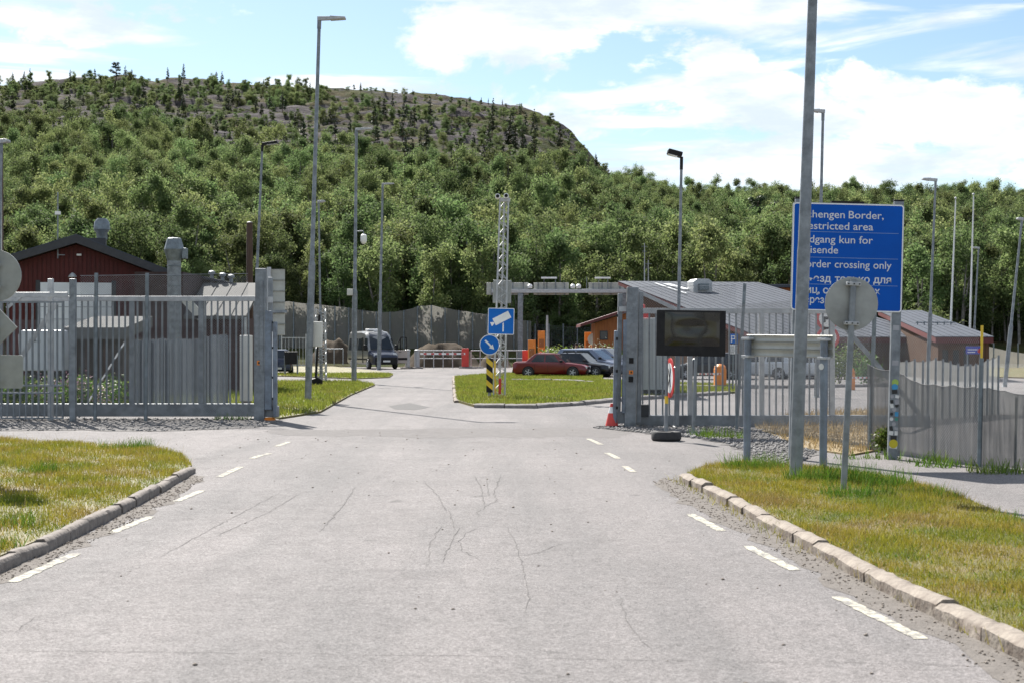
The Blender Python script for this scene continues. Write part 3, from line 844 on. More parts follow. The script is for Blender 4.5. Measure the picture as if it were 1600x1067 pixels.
def pine_variant(k):
    r = np.random.default_rng(300 + k)
    H = 7.0; lobes = []; st = MB().path([(0, 0, -.5), (r.normal() * .1, r.normal() * .1, H * .55), (0, 0, H * .98)], [.14, .09, .015], 6)
    z = H * r.uniform(.14, .34)
    while z < H * .97:
        rr = (1 - z / H) ** .75 * r.uniform(.9, 1.45) + .14
        for j in range(int(r.integers(3, 6))):
            a = r.uniform(0, 6.28); e = (rr * .62 * math.cos(a), rr * .62 * math.sin(a), z + r.uniform(-.1, .25)); st.tube((0, 0, z - .05), e, .025, .008, 4)
            lobes.append((*e, rr * .42 + .07, .55))
        z += r.uniform(.32, .6)
    lobes.append((0, 0, H, .14, 2))
    V, Fc = leaf_cloud(r, lobes, 1900, .06, .15, .3)
    return st.mesh('trunk', bark_dk), npmesh('crown', V, Fc, pine_leaf)
def scots_variant(k):
    r = np.random.default_rng(330 + k); H = 7.0
    st = MB().path([(0, 0, -.5), (.15, 0, 3.5), (-.1, .1, 6.6)], [.2, .14, .04], 7); lobes = []
    for j in range(16):
        z = r.uniform(2.4, 7.0); a = r.uniform(0, 6.28); rr = r.uniform(.5, 1.8) * (1 - abs(z - 4.6) / 4.2)
        e = (rr * math.cos(a), rr * math.sin(a), z); st.tube((0, 0, z - .4), e, .05, .015, 5); lobes.append((*e, r.uniform(.45, .8), .6))
    V, Fc = leaf_cloud(r, lobes, 2600, .07, .16, .3)
    return st.mesh('trunk', bark_dk), npmesh('crown', V, Fc, pine_leaf)
BIRCH = [birch_variant(k) for k in range(8)]
PINE = [pine_variant(k) for k in range(5)]
SCOTS = [scots_variant(k) for k in range(2)]
def tree(name, meshes, x, y, s, rz, label, group, sz=None, z=None):
    t = thing(name, label, 'tree', (x, y, (terrain(x, y) - .05) if z is None else z), rz, 0, group)
    t.scale = (s, s, sz or s)
    a = linked('trunk', meshes[0], t); b = linked('crown', meshes[1], t)
    return t, a, b
# candidate places over the slope
cand = []
y = 130.0
while y < 418:
    sp = 3.0 + (y - 130) * .0045
    x = -y * .365 + random.uniform(0, sp)
    while x < y * .365:
        cand.append((x + random.uniform(-1, 1) * sp * .38, y + random.uniform(-1, 1) * sp * .4)); x += sp
    y += sp * .92
spots = []
for (x, y) in cand:
    s_ = (y - Y0) / (YC - Y0); px = 800 + x * FP / y
    tl = lerp_tab([(-400, .58), (0, .58), (250, .56), (450, .45), (600, .40), (760, .37), (900, .42), (950, .6), (990, 1.1), (2000, 1.1)], px)
    tl += .05 * noise.noise(Vector((x * .05, y * .05, 0)))
    if s_ < tl: spots.append((x, y, 'b'))
    else:
        u = random.random(); e = (s_ - tl) / max(.05, 1 - tl)
        if u < .40 - .25 * e: spots.append((x, y, 's'))
        if u > .80 + .17 * e: spots.append((x, y, 'p'))
near = [q for q in spots if q[2] == 'b'][:300]
far = [q for q in spots if q[2] == 'b'][300:]
protos = {}
for i, (x, y, _) in enumerate(near):
    k = i % 8 if i < 8 else random.randrange(8)
    s = random.uniform(.72, 1.25)
    t, a, b = tree('birch_tree', BIRCH[k], x, y, s, random.uniform(0, 6.28), 'leafy birch standing in the dense front rows of the forest', 'birches in the front rows of the forest', s * random.uniform(.9, 1.12))
    protos.setdefault(k, (a, b))
pines = [q for q in spots if q[2] == 'p']
# some dark pines stand among the birches at the foot of the rocks
for (x, y, _) in far:
    px = 800 + x * FP / y; s_ = (y - Y0) / (YC - Y0)
    if px < 980 and s_ > .36 and random.random() < .085: pines.append((x + 1.2, y, 'p'))
random.shuffle(pines)
pines = pines[:285]
pproto = {}
for i, (x, y, _) in enumerate(pines):
    k = i % 5; s = random.uniform(.45, 1.0) * (1 - .3 * (y > 390))
    t, a, b = tree('pine_tree', PINE[k], x, y, s * random.uniform(.8, 1.1), random.uniform(0, 6.28), 'slender dark pine on the upper hillside', 'slender pines scattered over the upper hillside', s)
def crest_tree(px, ytop, meshes, hm, label, wsc=1.0, yy=424):
    x = WX(px, yy); z = terrain(x, yy); h = max(2.0, WZ(ytop, yy) - z); s = h / hm
    t, a, b = tree('pine_tree', meshes, x, yy, s * wsc, random.uniform(0, 6.28), label, None, s)
crest_tree(181, 97, SCOTS[0], 7.3, 'tallest bushy pine on the left skyline of the hill', 1.1)
crest_tree(553, 134, SCOTS[1], 7.3, 'small dark pine alone on the bare crest beside the tallest lamp', 1.1)
crest_tree(563, 133, PINE[1], 7.0, 'thin little pine just right of the lone crest pine', .8)
crest_tree(645, 140, PINE[2], 7.0, 'tiny pine on the bare crest right of the tall lamp', .8)
for k, (px, yt) in enumerate([(752, 153), (763, 153)]): crest_tree(px, yt, PINE[k], 7.0, ('left' if k == 0 else 'right') + ' pine of the close pair on the crest above the mast', .7)
crest_tree(785, 165, PINE[3], 7.0, 'short pine on the crest right of the close pair', .9)
crest_tree(812, 170, PINE[4], 7.0, 'last small pine before the hill drops away', .9)
for k, px in enumerate((20, 38, 47, 78, 110, 148, 196, 204, 262, 287, 338, 347, 384, 412)):
    x = WX(px, 424); s = random.uniform(.3, .75)
    tree('pine_tree', PINE[k % 5], x, 424, s, k, 'small pine in the ragged row along the left skyline', 'small pines along the left skyline', s * 1.05)
x = WX(1185, 235); tree('pine_tree', SCOTS[0], x, 235, 1.25, 1.0, 'dark bushy pine topping the birches above the dark display panel', None, 1.35)
x = WX(1212, 238); tree('pine_tree', SCOTS[1], x, 238, .9, 2.0, 'smaller dark pine just right of the bushy one above the birches', None, 1.15)

# the rest of the wood and the shrubs on the rocks: two masses of instances
def scatter(name, pts, protos, label, cat):
    n = len(pts); ks = sorted(protos)
    me = bpy.data.meshes.new(name)
    me.from_pydata([(x, y, z) for x, y, z, s, sz, r, k in pts], [], [])
    def att(nm, typ, vals):
        a = me.attributes.new(nm, typ, 'POINT'); a.data.foreach_set('vector' if typ == 'FLOAT_VECTOR' else 'value', np.array(vals, dtype=np.int32 if typ == 'INT' else np.float32).ravel())
    att('scl', 'FLOAT_VECTOR', [(s, s, sz) for x, y, z, s, sz, r, k in pts])
    att('rot', 'FLOAT_VECTOR', [(0, 0, r) for x, y, z, s, sz, r, k in pts])
    att('var', 'INT', [ks[k % len(ks)] for x, y, z, s, sz, r, k in pts])
    o = bpy.data.objects.new(name, me); C.objects.link(o)
    g = bpy.data.node_groups.new(name, 'GeometryNodeTree')
    g.interface.new_socket('Geometry', in_out='INPUT', socket_type='NodeSocketGeometry')
    g.interface.new_socket('Geometry', in_out='OUTPUT', socket_type='NodeSocketGeometry')
    N = g.nodes; L = g.links.new
    gi = N.new('NodeGroupInput'); go = N.new('NodeGroupOutput'); join = N.new('GeometryNodeJoinGeometry')
    def named(nm, dt):
        q = N.new('GeometryNodeInputNamedAttribute'); q.data_type = dt; q.inputs['Name'].default_value = nm; return q.outputs['Attribute']
    scl, rot, var = named('scl', 'FLOAT_VECTOR'), named('rot', 'FLOAT_VECTOR'), named('var', 'INT')
    e2r = N.new('FunctionNodeEulerToRotation'); L(rot, e2r.inputs[0])
    for k in ks:
        cmp = N.new('FunctionNodeCompare'); cmp.data_type = 'INT'; cmp.operation = 'EQUAL'
        L(var, cmp.inputs['A']) if False else L(var, [s for s in cmp.inputs if s.name == 'A' and s.type == 'INT'][0])
        [s for s in cmp.inputs if s.name == 'B' and s.type == 'INT'][0].default_value = k
        for ob in protos[k]:
            inf = N.new('GeometryNodeObjectInfo'); inf.transform_space = 'ORIGINAL'; inf.inputs['Object'].default_value = ob; inf.inputs['As Instance'].default_value = True
            ip = N.new('GeometryNodeInstanceOnPoints')
            L(gi.outputs[0], ip.inputs['Points']); L(cmp.outputs[0], ip.inputs['Selection']); L(inf.outputs['Geometry'], ip.inputs['Instance'])
            L(e2r.outputs[0], ip.inputs['Rotation']); L(scl, ip.inputs['Scale']); L(ip.outputs[0], join.inputs[0])
    L(join.outputs[0], go.inputs[0])
    md = o.modifiers.new('scatter', 'NODES'); md.node_group = g
    return tag(o, label, cat, kind='stuff')
pts = []
for (x, y, _) in far:
    s = random.uniform(.62, 1.16) * (1.0 - .1 * min(1, (y - 130) / 250)); pts.append((x, y, terrain(x, y) - .1, s, s * random.uniform(.75, 1.25), random.uniform(0, 6.28), random.randrange(8)))
for i in range(420):
    y = random.uniform(127.5, 150); x = random.uniform(-.36, .36) * y; s = random.uniform(.25, .5)
    pts.append((x, y, terrain(x, y) - s * 1.6, s * 1.5, s * 1.1, random.uniform(0, 6.28), random.randrange(8)))
scatter('forest', pts, protos, 'dense birch wood climbing the hillside behind the front trees', 'forest')
pts = []
for (x, y, q) in spots:
    if q == 's':
        s = random.uniform(.18, .5); pts.append((x, y, terrain(x, y) - .4, s * 1.3, s, random.uniform(0, 6.28), random.randrange(8)))
for i in range(2000):
    y = random.uniform(280, 427); x = random.uniform(-.35, .08) * y; s = random.uniform(.10, .3)
    if noise.noise(Vector((x * .06, y * .09, 3))) > -.15: pts.append((x, y, terrain(x, y) - .3, s * 1.6, s * .9, random.uniform(0, 6.28), random.randrange(8)))
for i in range(420):
    y = random.uniform(385, 428); x = random.uniform(-.35, -.12) * y; s = random.uniform(.2, .55)
    if noise.noise(Vector((x * .05, y * .07, 8))) > -.1: pts.append((x, y, terrain(x, y) - .6, s * 1.2, s, random.uniform(0, 6.28), random.randrange(8)))
scatter('shrubs', pts, protos, 'low scrub scattered over the rocky hilltop', 'shrubs')

# ------------------------------------------------------------------ lamp posts, masts
def lamp(px, py, ptop, xtop, arm_px, label, r=0.075, slim=(.66, .5), steps=True, head='flat', dark=False, base_d=None, box=None, hatch=True, armdir=0):
    """street lamp: stepped steel pole, slender arm with a flat head; height and lean as it stands"""
    d = base_d or D(py)
    x = WX(px, d); h = WZ(ptop, d); lean = math.atan2(WX(xtop, d) - x, h)
    t = thing('lamp_post', label, 'lamp post', (x, d, 0), 0, lean)
    m = MB()
    m.lathe([(r * 1.45, 0), (r * 1.35, .02), (r, .03), (r, h * .36)], 14).build('pole', galv if not dark else postblue, t, smooth=True)
    MB().lathe([(r * .98, h * .36 - .03), (r * slim[0], h * .36 + .12), (r * slim[1], h - .05)], 12).build('upper_pole', galv, t, smooth=True)
    L = arm_px * d / FP; s = 1 if L > 0 else -1; L = abs(L)
    fm = galv if head == 'flat' else blackp
    MB().tube((0, 0, h - .3), (0, 0, h - .02), r * .62, r * .62, 10).build('spigot', fm, t, smooth=True)
    hd = MB()
    if head == 'flat':
        hd.prism([(0 * s - .06 * s, -.05), (L * .45 * s, -.035), (L * s, .0), (L * s, .035), (L * .45 * s, .075), (-.06 * s, .075)], -.07, .07, 'xz')
        hd.prism([(L * .42 * s, -.04), (L * s, -.01), (L * s, .05), (L * .42 * s, .08)], -.15, .15, 'xz')
        o = hd.build('lamp_head', galv_wh, t, bevel=.012)
        o.location = (0, 0, h); o.rotation_euler = (0, R(-2 * s), 0)
    else:
        hd.box(min(0, L * s), max(0, L * s), -.16, .16, -.04, .07)
        o = hd.build('lamp_head', blackp, t, bevel=.02)
        o.location = (0, 0, h); o.rotation_euler = (0, R(14 * s) if armdir == 0 else R(armdir), 0)
        k = MB(); k.box(.3 * L * s if s > 0 else L * s * .95, L * s * .95 if s > 0 else .3 * L * s, -.13, .13, -.052, -.042)
        g = k.build('lens', lampglass, o)
    if hatch: MB().box(-.04, .04, -r - .004, -r + .02, .7, 1.1).build('service_hatch', galv_dk, t, bevel=.004)
    return t, h
lamp(1243, 757, -260, 1279, 60, 'thick galvanised lamp post in front of the big blue sign', r=0.086, base_d=20.2, slim=(.93, .6), hatch=False)
t, h = lamp(481, 628, 30, 499, 41, 'tallest galvanised lamp post on the left verge with arm pointing right', r=0.105)
MB().box(-.06, .36, .12, .36, 1.72, 2.5).build('cable_cabinet', cream, t, bevel=.02)
t, h = lamp(553, 598, 203, 557, 24, 'tall slim lamp post with a dome camera beside the grey van', r=0.12)
b = MB(); b.path([(0, 0, WZ(362, D(598))), (.35, 0, WZ(362, D(598)) + .03), (.38, 0, WZ(366, D(598)))], .025)
o = b.build('camera_bracket', galv, t)
MB().lathe([(.05, .0), (.14, -.05), (.15, -.3), (.10, -.42), (.03, -.46)], 14, (.38, 0, WZ(366, D(598)))).build('dome_camera', white, t, smooth=True)
MB().box(-.35, -.08, -.12, .12, WZ(462, D(598)), WZ(452, D(598))).build('sensor_box', cream, t, bevel=.02)
lamp(592, 578, 288, 598, 18, 'lamp post standing right in front of the grey van', r=0.135)
t, h = lamp(502, 598, 316, 498, 10, 'slim lamp on a lattice base behind the tallest lamp post', r=0.075, hatch=False)
d = D(598)
for sx in (-1, 1):
    for sy in (-1, 1): MB().tube((sx * .22, sy * .22, 0), (sx * .22, sy * .22, WZ(483, d)), .026, None, 6).build('lattice_leg', galv_wh, t)
lat = MB(); H_ = WZ(483, d); n_ = 14
for k in range(n_):
    z0, z1 = H_ * k / n_, H_ * (k + 1) / n_; s = 1 if k % 2 else -1
    for (a, b_) in (((-.22, -.22), (.22, -.22)), ((.22, -.22), (.22, .22)), ((.22, .22), (-.22, .22)), ((-.22, .22), (-.22, -.22))):
        p, q = (a, b_) if s > 0 else (b_, a); lat.tube((*p, z0), (*q, z1), .016, None, 5)
tag(lat.build('lattice_bracing', galv_wh, t), kind='stuff')
lamp(727, 567, 364, 730, 8, 'distant lamp post behind the red barrier cabinet', r=0.16)
lamp(394, 602, 226, 410, 24, 'black headed lamp post rising behind the left gate', r=0.095, head='black', armdir=-10)
lamp(1057, 667, 244, 1065, -23, 'black headed lamp post behind the dark display panel', r=0.058, head='black', armdir=14)
lamp(1276, 620, 175, 1286, -16, 'lamp post half hidden behind the thick lamp post', r=0.09, base_d=52)
lamp(1449, 606, 282, 1462, -21, 'lamp post rising behind the right fence with arm pointing left', r=0.085)
lamp(1570, 604, 342, 1597, -8, 'leaning lamp post at the right edge of the photograph', r=0.09)
lamp(1519, 581, 388, 1529, -9, 'small distant lamp post between the white flagpoles', r=0.09)
lamp(-5, 640, 222, 2, 12, 'lamp post cut off by the left edge of the photograph', r=0.08)
for px, xt, yt, lab, rr in ((1482, 1493, 312, 'white flagpole beside the right lamp post, left of two', .045), (1513, 1521, 306, 'white flagpole near the right edge, right of two', .045)):
    d = 84; x = WX(px, d); h = WZ(yt, d)
    t = thing('flagpole', lab, 'flagpole', (x, d, 0), 0, math.atan2(WX(xt, d) - x, h))
    MB().lathe([(rr * 1.3, 0), (rr, h * .4), (rr * .5, h)], 10).build('pole', white, t, smooth=True)
    MB().lathe([(.01, h), (.07, h + .05), (.07, h + .1), (.01, h + .15)], 10).build('finial', galv_wh, t, smooth=True)
    MB().tube((rr + .03, 0, 1.0), (rr * .5 + .02, 0, h - .1), .008, None, 5).build('halyard', white, t)
for px, yt, lab in ((1007, 380, 'thin antenna mast behind the orange building, taller of two'), (1013, 407, 'thin antenna mast behind the orange building, shorter of two')):
    d = 128; t = thing('antenna_mast', lab, 'antenna', (WX(px, d), d, 0)); h = WZ(yt, d)
    MB().lathe([(.07, 0), (.06, h * .7), (.03, h)], 8).build('mast', galv_wh, t, smooth=True)
    a = MB(); a.tube((-.25, 0, h - .3), (.25, 0, h - .3), .02); a.tube((-.18, 0, h - .7), (.18, 0, h - .7), .02); a.build('crossbars', galv, t)
t = thing('white_mast', 'pale slim mast beside the tall orange column', 'mast', (WX(855, 116), 116, 0))
MB().lathe([(.14, 0), (.11, 2), (.08, WZ(493, 116))], 10).build('mast', galv_wh, t, smooth=True)
MB().box(-.16, .16, -.16, .16, .0, .25).build('foot', conc_grey, t, bevel=.02)
t = thing('timber_pole', 'dark brown timber pole behind the left gate', 'pole', (WX(390, 62), 62, 0))
MB().lathe([(.17, 0), (.14, 4), (.12, WZ(349, 62))], 10).build('pole', pole_wood, t, smooth=True)
MB().lathe([(.13, WZ(349, 62)), (.13, WZ(349, 62) + .03), (.02, WZ(349, 62) + .07)], 10).build('cap', dark_trim, t, smooth=True)
t = thing('timber_pole', 'reddish timber pole at the left edge of the photograph', 'pole', (WX(-1, 48), 48, 0))
MB().lathe([(.15, 0), (.12, WZ(232, 48))], 10).build('pole', pole_wood, t, smooth=True)
MB().tube((.1, -.12, 0), (.1, -.1, WZ(240, 48)), .02, None, 6).build('cable_conduit', cream, t)

# lattice mast with the camera sign
d = D(622); x = WX(780, d)
t = thing('camera_mast', 'white lattice mast carrying cameras beside the island road', 'mast', (x, d, 0.05), 0, math.atan2(8, 310))
h = WZ(318, d); w0, w1 = .21, .16
legs = []
for k in range(3):
    a = R(90 + 120 * k); legs.append(((w0 * math.cos(a), w0 * math.sin(a)), (w1 * math.cos(a), w1 * math.sin(a))))
    MB().tube((*legs[k][0], 0), (*legs[k][1], h), .034, .028, 8).build('lattice_leg', galv_wh, t, smooth=True)
lat = MB(); n_ = 30
for k in range(n_):
    f0, f1 = k / n_, (k + 1) / n_
    for i in range(3):
        j = (i + 1) % 3
        if (k + i) % 2: i, j = j, i
        p = [legs[i][0][c] + (legs[i][1][c] - legs[i][0][c]) * f0 for c in (0, 1)]; q = [legs[j][0][c] + (legs[j][1][c] - legs[j][0][c]) * f1 for c in (0, 1)]
        lat.tube((*p, h * f0), (*q, h * f1), .011, None, 5)
tag(lat.build('lattice_bracing', galv_wh, t), kind='stuff')
MB().box(-.16, .2, -.14, .14, h, h + .12).build('top_plate', galv_wh, t, bevel=.015)
for k, (cx, cz) in enumerate(((-.22, h + .16), (.06, h + .18))):
    c = MB(); c.lathe([(.04, -.22), (.085, -.2), (.085, .14), (.05, .17)], 12, (cx, -.05, cz), 'y'); o = c.build('camera', white, t, smooth=True)
    MB().lathe([(.06, -.225), (.06, -.205)], 12, (cx, -.05, cz), 'y').build('lens', blackp, o)
MB().box(-.30, .31, .16, .36, WZ(476, d), WZ(440, d)).build('equipment_box', greyback, t, bevel=.02)
MB().tube((-.15, -.1, .1), (-.17, -.15, 1.2), .03, None, 6).build('yellow_cable', yellowp, t)
MB().box(-.03, .06, -.2, -.17, .1, .62).build('red_tape', redp, t)

def rrect(w, h, r=0.04, n=5):
    p = []
    for (cx, cy, a0) in ((w / 2 - r, h / 2 - r, 0), (-w / 2 + r, h / 2 - r, 90), (-w / 2 + r, -h / 2 + r, 180), (w / 2 - r, -h / 2 + r, 270)):
        for k in range(n + 1): a = R(a0 + 90 * k / n); p.append((cx + r * math.cos(a), cy + r * math.sin(a)))
    return p
def disc(r, n=40): return [(r * math.cos(2 * math.pi * k / n), r * math.sin(2 * math.pi * k / n)) for k in range(n)]
# camera sign
sw = 41 * d / FP
t = thing('camera_sign', 'square blue surveillance camera sign on the lattice mast', 'sign', (WX(783, d), d - .34, WZ(502.5, d)), 0, R(1.2))
pl = MB().prism(rrect(sw, sw, .04), 0, .02, 'xz').build('sign_plate', white, t)
MB().prism(rrect(sw - .045, sw - .045, .03), -.003, 0, 'xz').build('blue_face', bluel, t)
k = sw / 1.0
def rot2(pts, a): return [(x * math.cos(a) - y * math.sin(a), x * math.sin(a) + y * math.cos(a)) for x, y in pts]
body = rot2([(-.33, -.14), (.33, -.14), (.33, .14), (-.33, .14)], R(28))
MB().prism([((px + .03) * k, (py + .12) * k) for px, py in body], -.006, -.003, 'xz').build('camera_symbol', white, t)
MB().prism([((px - .29) * k, (py - .075) * k) for px, py in rot2([(.03, -.03), (.03, .03), (-.10, .085), (-.10, -.085)], R(28))], -.006, -.003, 'xz').build('lens_symbol', white, t)
MB().prism([(.06 * k, -.07 * k), (.105 * k, -.05 * k), (.105 * k, -.39 * k), (.06 * k, -.39 * k)], -.006, -.003, 'xz').build('stem_symbol', white, t)
for zz in (-.25, .25): MB().box(-.2, .2, .02, .09, zz * sw - .03, zz * sw + .03).build('clamp', galv, t)

# keep-right sign with striped post
d = D(624); x = WX(765, d)
t = thing('keep_right_sign', 'round blue arrow sign on a black and yellow striped post', 'sign', (x, d, .05))
MB().tube((0, 0, 0), (0, 0, WZ(540, d)), .045, None, 10).build('post', galv, t, smooth=True)
r = 31.5 * d / FP / 2; zc = WZ(541, d)
def ring(prof, name, mat, parent, loc, n=36):
    o = MB().lathe(prof, n, (0, 0, 0), 'y').build(name, mat, parent); o.location = loc; return o
s = ring([(r, 0), (r, .02)], 'sign_plate', white, t, (0, -.08, zc))
ring([(r - .025, -.003), (r - .025, 0)], 'blue_face', bluel, t, (0, -.08, zc))
arrow = [(-.62, .09), (.18, .09), (.18, .26), (.64, 0), (.18, -.26), (.18, -.09), (-.62, -.09)]
MB().prism([(px * r, py * r) for px, py in rot2(arrow, R(-45))], -.006, -.003, 'xz').build('arrow_symbol', white, t).location = (0, -.08, zc)
z0, z1 = WZ(615, d), WZ(562, d); wq = .105
for zz in range(0, 1): MB().box(-wq, wq, -.065, -.045, z0, z1).build('marker_board', blackp, t, bevel=.01)
n_ = 4; hh = (z1 - z0)
for k in range(3):
    a = z0 + hh * (.04 + .33 * k)
    MB().prism([(-wq, a + .20), (wq, a + .02), (wq, a + .20), (-wq, a + .38)] if k < 3 else [], -.069, -.065, 'xz').build('yellow_stripe', yellowp, t)
MB().box(-.06, .06, -.06, .06, 0, .08).build('foot', blackp, t, bevel=.01)

# ------------------------------------------------------------------ big blue sign
d = 24.3; xl, xr = WX(1242, d), WX(1416, d); W_ = xr - xl; zt, zb = WZ(318, d), WZ(487, d); Hs = zt - zb
x = (xl + xr) / 2 - .03
t = thing('border_sign', 'big blue border notice in white lettering behind the thick lamp post', 'sign', (x - .1, d, 0), 0, R(1.45))
cz = (zt + zb) / 2
MB().prism(rrect(W_, Hs, .05), 0, .035, 'xz').build('sign_board', pm('board_edge', (0.3, 0.31, 0.32), None, 5, .5, .4), t).location = (0, 0, cz)
MB().prism(rrect(W_ - .012, Hs - .012, .05), -.002, 0, 'xz').build('white_border', white, t).location = (0, 0, cz)
MB().prism(rrect(W_ - .05, Hs - .05, .035), -.004, -.002, 'xz').build('blue_face', blue, t).location = (0, 0, cz)
def sx(px): return (px - 1329) * d / FP
def sz(py): return cz + (402.5 - py) * d / FP
letter = pm('letter_white', (0.62, 0.63, 0.64), (0.55, 0.56, 0.57), 6, .5)
for txt, x1, yb, hb in (('Schengen Border,', 1384, 341.5, 11.6), ('Restricted area', 1368, 359.5, 11.6), ('Adgang kun for', 1368, 380.5, 11.6), ('reisende', 1314, 397, 11.6), ('Border crossing only', 1398, 419, 11.6)):
    text_mesh(txt, sx(1256), sx(x1), sz(yb), hb * d / FP, letter, t, -.0055, bold=.006)
for txt, x1, yb, hb in (('Въезд только для', 1398, 441.5, 11), ('лиц, следующих', 1381, 459.5, 11), ('через', 1294, 475, 11)):
    text_mesh(txt, sx(1256), sx(x1), sz(yb), hb * d / FP, letter, t, -.0055, bold=.016)
line_m = pm('divider', (0.16, 0.27, 0.5), None, 5, .5)
for yy in (363.5, 403.5, 445.5): MB().box(sx(1250), sx(1408), -.0055, -.004, sz(yy) - .004, sz(yy) + .004).build('divider_line', line_m, t)
posts = []
for px in (1254, 1409):
    o = MB().box(-.075, .075, .04, .14, -.05, zt + .06).build('post', galv, t, bevel=.012); o.location = (sx(px), 0, 0); posts.append(o)
    MB().box(-.08, .08, .035, .145, zt + .06, zt + .085).build('post_cap', blackp, o, bevel=.006)
MB().box(-.26, .26, .06, .16, zt + .0, zt + .04).build('top_rail', blackp, t)
sc = [pm('sticker_' + n, c, None, 9, .5) for n, c in (('white', (.7, .7, .68)), ('black', (.02, .02, .02)), ('blue', (.05, .3, .55)), ('yellow', (.6, .5, .02)), ('red', (.5, .04, .04)), ('teal', (.05, .25, .2)), ('lime', (.35, .5, .1)), ('grey', (.35, .35, .37)), ('orange', (.6, .22, .03)))]
rs = random.Random(5); pal = [sc[0]] * 6 + [sc[1]] * 6 + [sc[7]] * 4 + [sc[2], sc[5], sc[8]]
MB().prism(disc(.055, 16), .037, .040, 'xz').build('sticker', sc[6], posts[1]).location = (0.005, 0, 1.24)
z = 1.17
while z > .22:
    for sidex in ((-.04, .04) if rs.random() < .45 else (0,)):
        wq = rs.uniform(.022, .034) if sidex else rs.uniform(.04, .07); hq = rs.uniform(.02, .05); m_ = rs.choice(pal)
        shape = disc(min(wq, hq) * 1.15, 12) if rs.random() < .25 else [(-wq, -hq), (wq, -hq), (wq, hq), (-wq, hq)]
        o = MB().prism(shape, .0365, .0395, 'xz').build('sticker', m_, posts[1]); o.location = (sidex, rs.uniform(-.0008, .0008), z); o.rotation_euler = (0, rs.uniform(-.25, .25), 0)
    z -= rs.uniform(.055, .085)
MB().prism(disc(.07, 16), .035, .0385, 'xz').build('sticker', sc[3], posts[1]).location = (0, 0, .27)
for zz, m_ in ((.36, 1), (2.1, 7), (1.55, 7)): MB().box(-.05, .05, .0355, .0385, zz - .04, zz + .04).build('sticker', sc[m_], posts[1])

# round sign seen from behind
d = D(776); x = WX(1317, d); zc = WZ(481, d)
t = thing('round_sign', 'round sign seen from behind on a thin post by the blue sign', 'sign', (x, d, .05), 0, math.atan2(WX(1331, d) - x, zc))
MB().tube((0, -.03, -.1), (0, -.03, zc + .29), .038, None, 12).build('post', galv, t, smooth=True)
ring([(.316, .02), (.32, .022), (.32, .028), (.316, .03)], 'sign_plate', greyback, t, (0, 0, zc), 48)
for zz in (.235, -.235):
    o = MB().box(-.085, .085, -.075, .02, -.022, .022).build('clamp', galv_wh, t, bevel=.006); o.location = (0, 0, zc + zz)
    for sxx in (-1, 1): MB().lathe([(.009, -.083), (.009, -.075)], 8, (sxx * .065, 0, 0), 'y').build('bolt', blackp, o)
    MB().lathe([(.009, -.085), (.009, -.076)], 8, (0, 0, 0), 'y').build('bolt', blackp, o)

# direction board seen from behind on two posts
dl, dr = D(729), D(739); xl, xr = WX(1167, dl), WX(1286, dr)
zt, zb = WZ(528, 22.6), WZ(562, 22.6)
t = thing('ribbed_board', 'low ribbed signboard seen from behind on two grey posts', 'sign', (xl, dl, .05))
ang = math.atan2(dr - dl, xr - xl); t.rotation_euler = (0, R(.6), ang); Lb = math.hypot(xr - xl, dr - dl)
for k, xx in enumerate((0, Lb)):
    o = MB().tube((0, 0, -.1), (.0, 0, zt - .03), .055, None, 12).build('post', postblue, t, smooth=True); o.location = (xx, 0, 0)
    for zz in (zt - .06, zb + .0):
        c = MB().box(-.075, .075, -.065, .07, zz - .018, zz + .018).build('clamp', galv_wh, o, bevel=.005)
        MB().lathe([(.009, -.073), (.009, -.064)], 8, (0, 0, zz), 'y')
if True:
    o = MB().prism(disc(.045, 18), -.060, -.056, 'xz').build('sticker', sc[0], t); o.location = (Lb, 0, zb - .12)
pr = []; n_ = 3
hs = (zt - zb) / n_
for k in range(n_):
    z = zb + k * hs
    pr = [(.075, z), (.060, z + .012), (.075, z + .03), (.08, z + hs * .5), (.075, z + hs - .03), (.060, z + hs - .006), (.066, z + hs), (.095, z + hs), (.095, z)]
    MB().prism([(y, zz) for y, zz in pr], -.08, Lb + .1, 'yz').build('board_panel', beigeback, t)

# three sign backs on a post just outside the left edge
d = 19.5
t = thing('sign_post', 'post with three sign backs at the left edge of the photograph', 'sign', (WX(-14, d), d, .05), 0, R(1))
MB().tube((0, -.03, -.1), (0, -.03, WZ(392, d)), .038, None, 12).build('post', galv, t, smooth=True)
ring([(.33, 0), (.33, .02)], 'round_plate', greyback, t, (0, 0.02, WZ(437, d)), 40)
o = MB().prism([(.29, 0), (0, .29), (-.29, 0), (0, -.29)], 0, .02, 'xz').build('diamond_plate', greyback, t); o.location = (0, .02, WZ(517, d))
MB().prism(rrect(.74, 52 * d / FP, .03), 0, .02, 'xz').build('oblong_plate', greyback, t).location = (0, .02, WZ(586, d))
for yy in (420, 455, 517, 575, 600): MB().box(-.07, .07, -.07, .03, WZ(yy, d) - .02, WZ(yy, d) + .02).build('clamp', galv_wh, t)

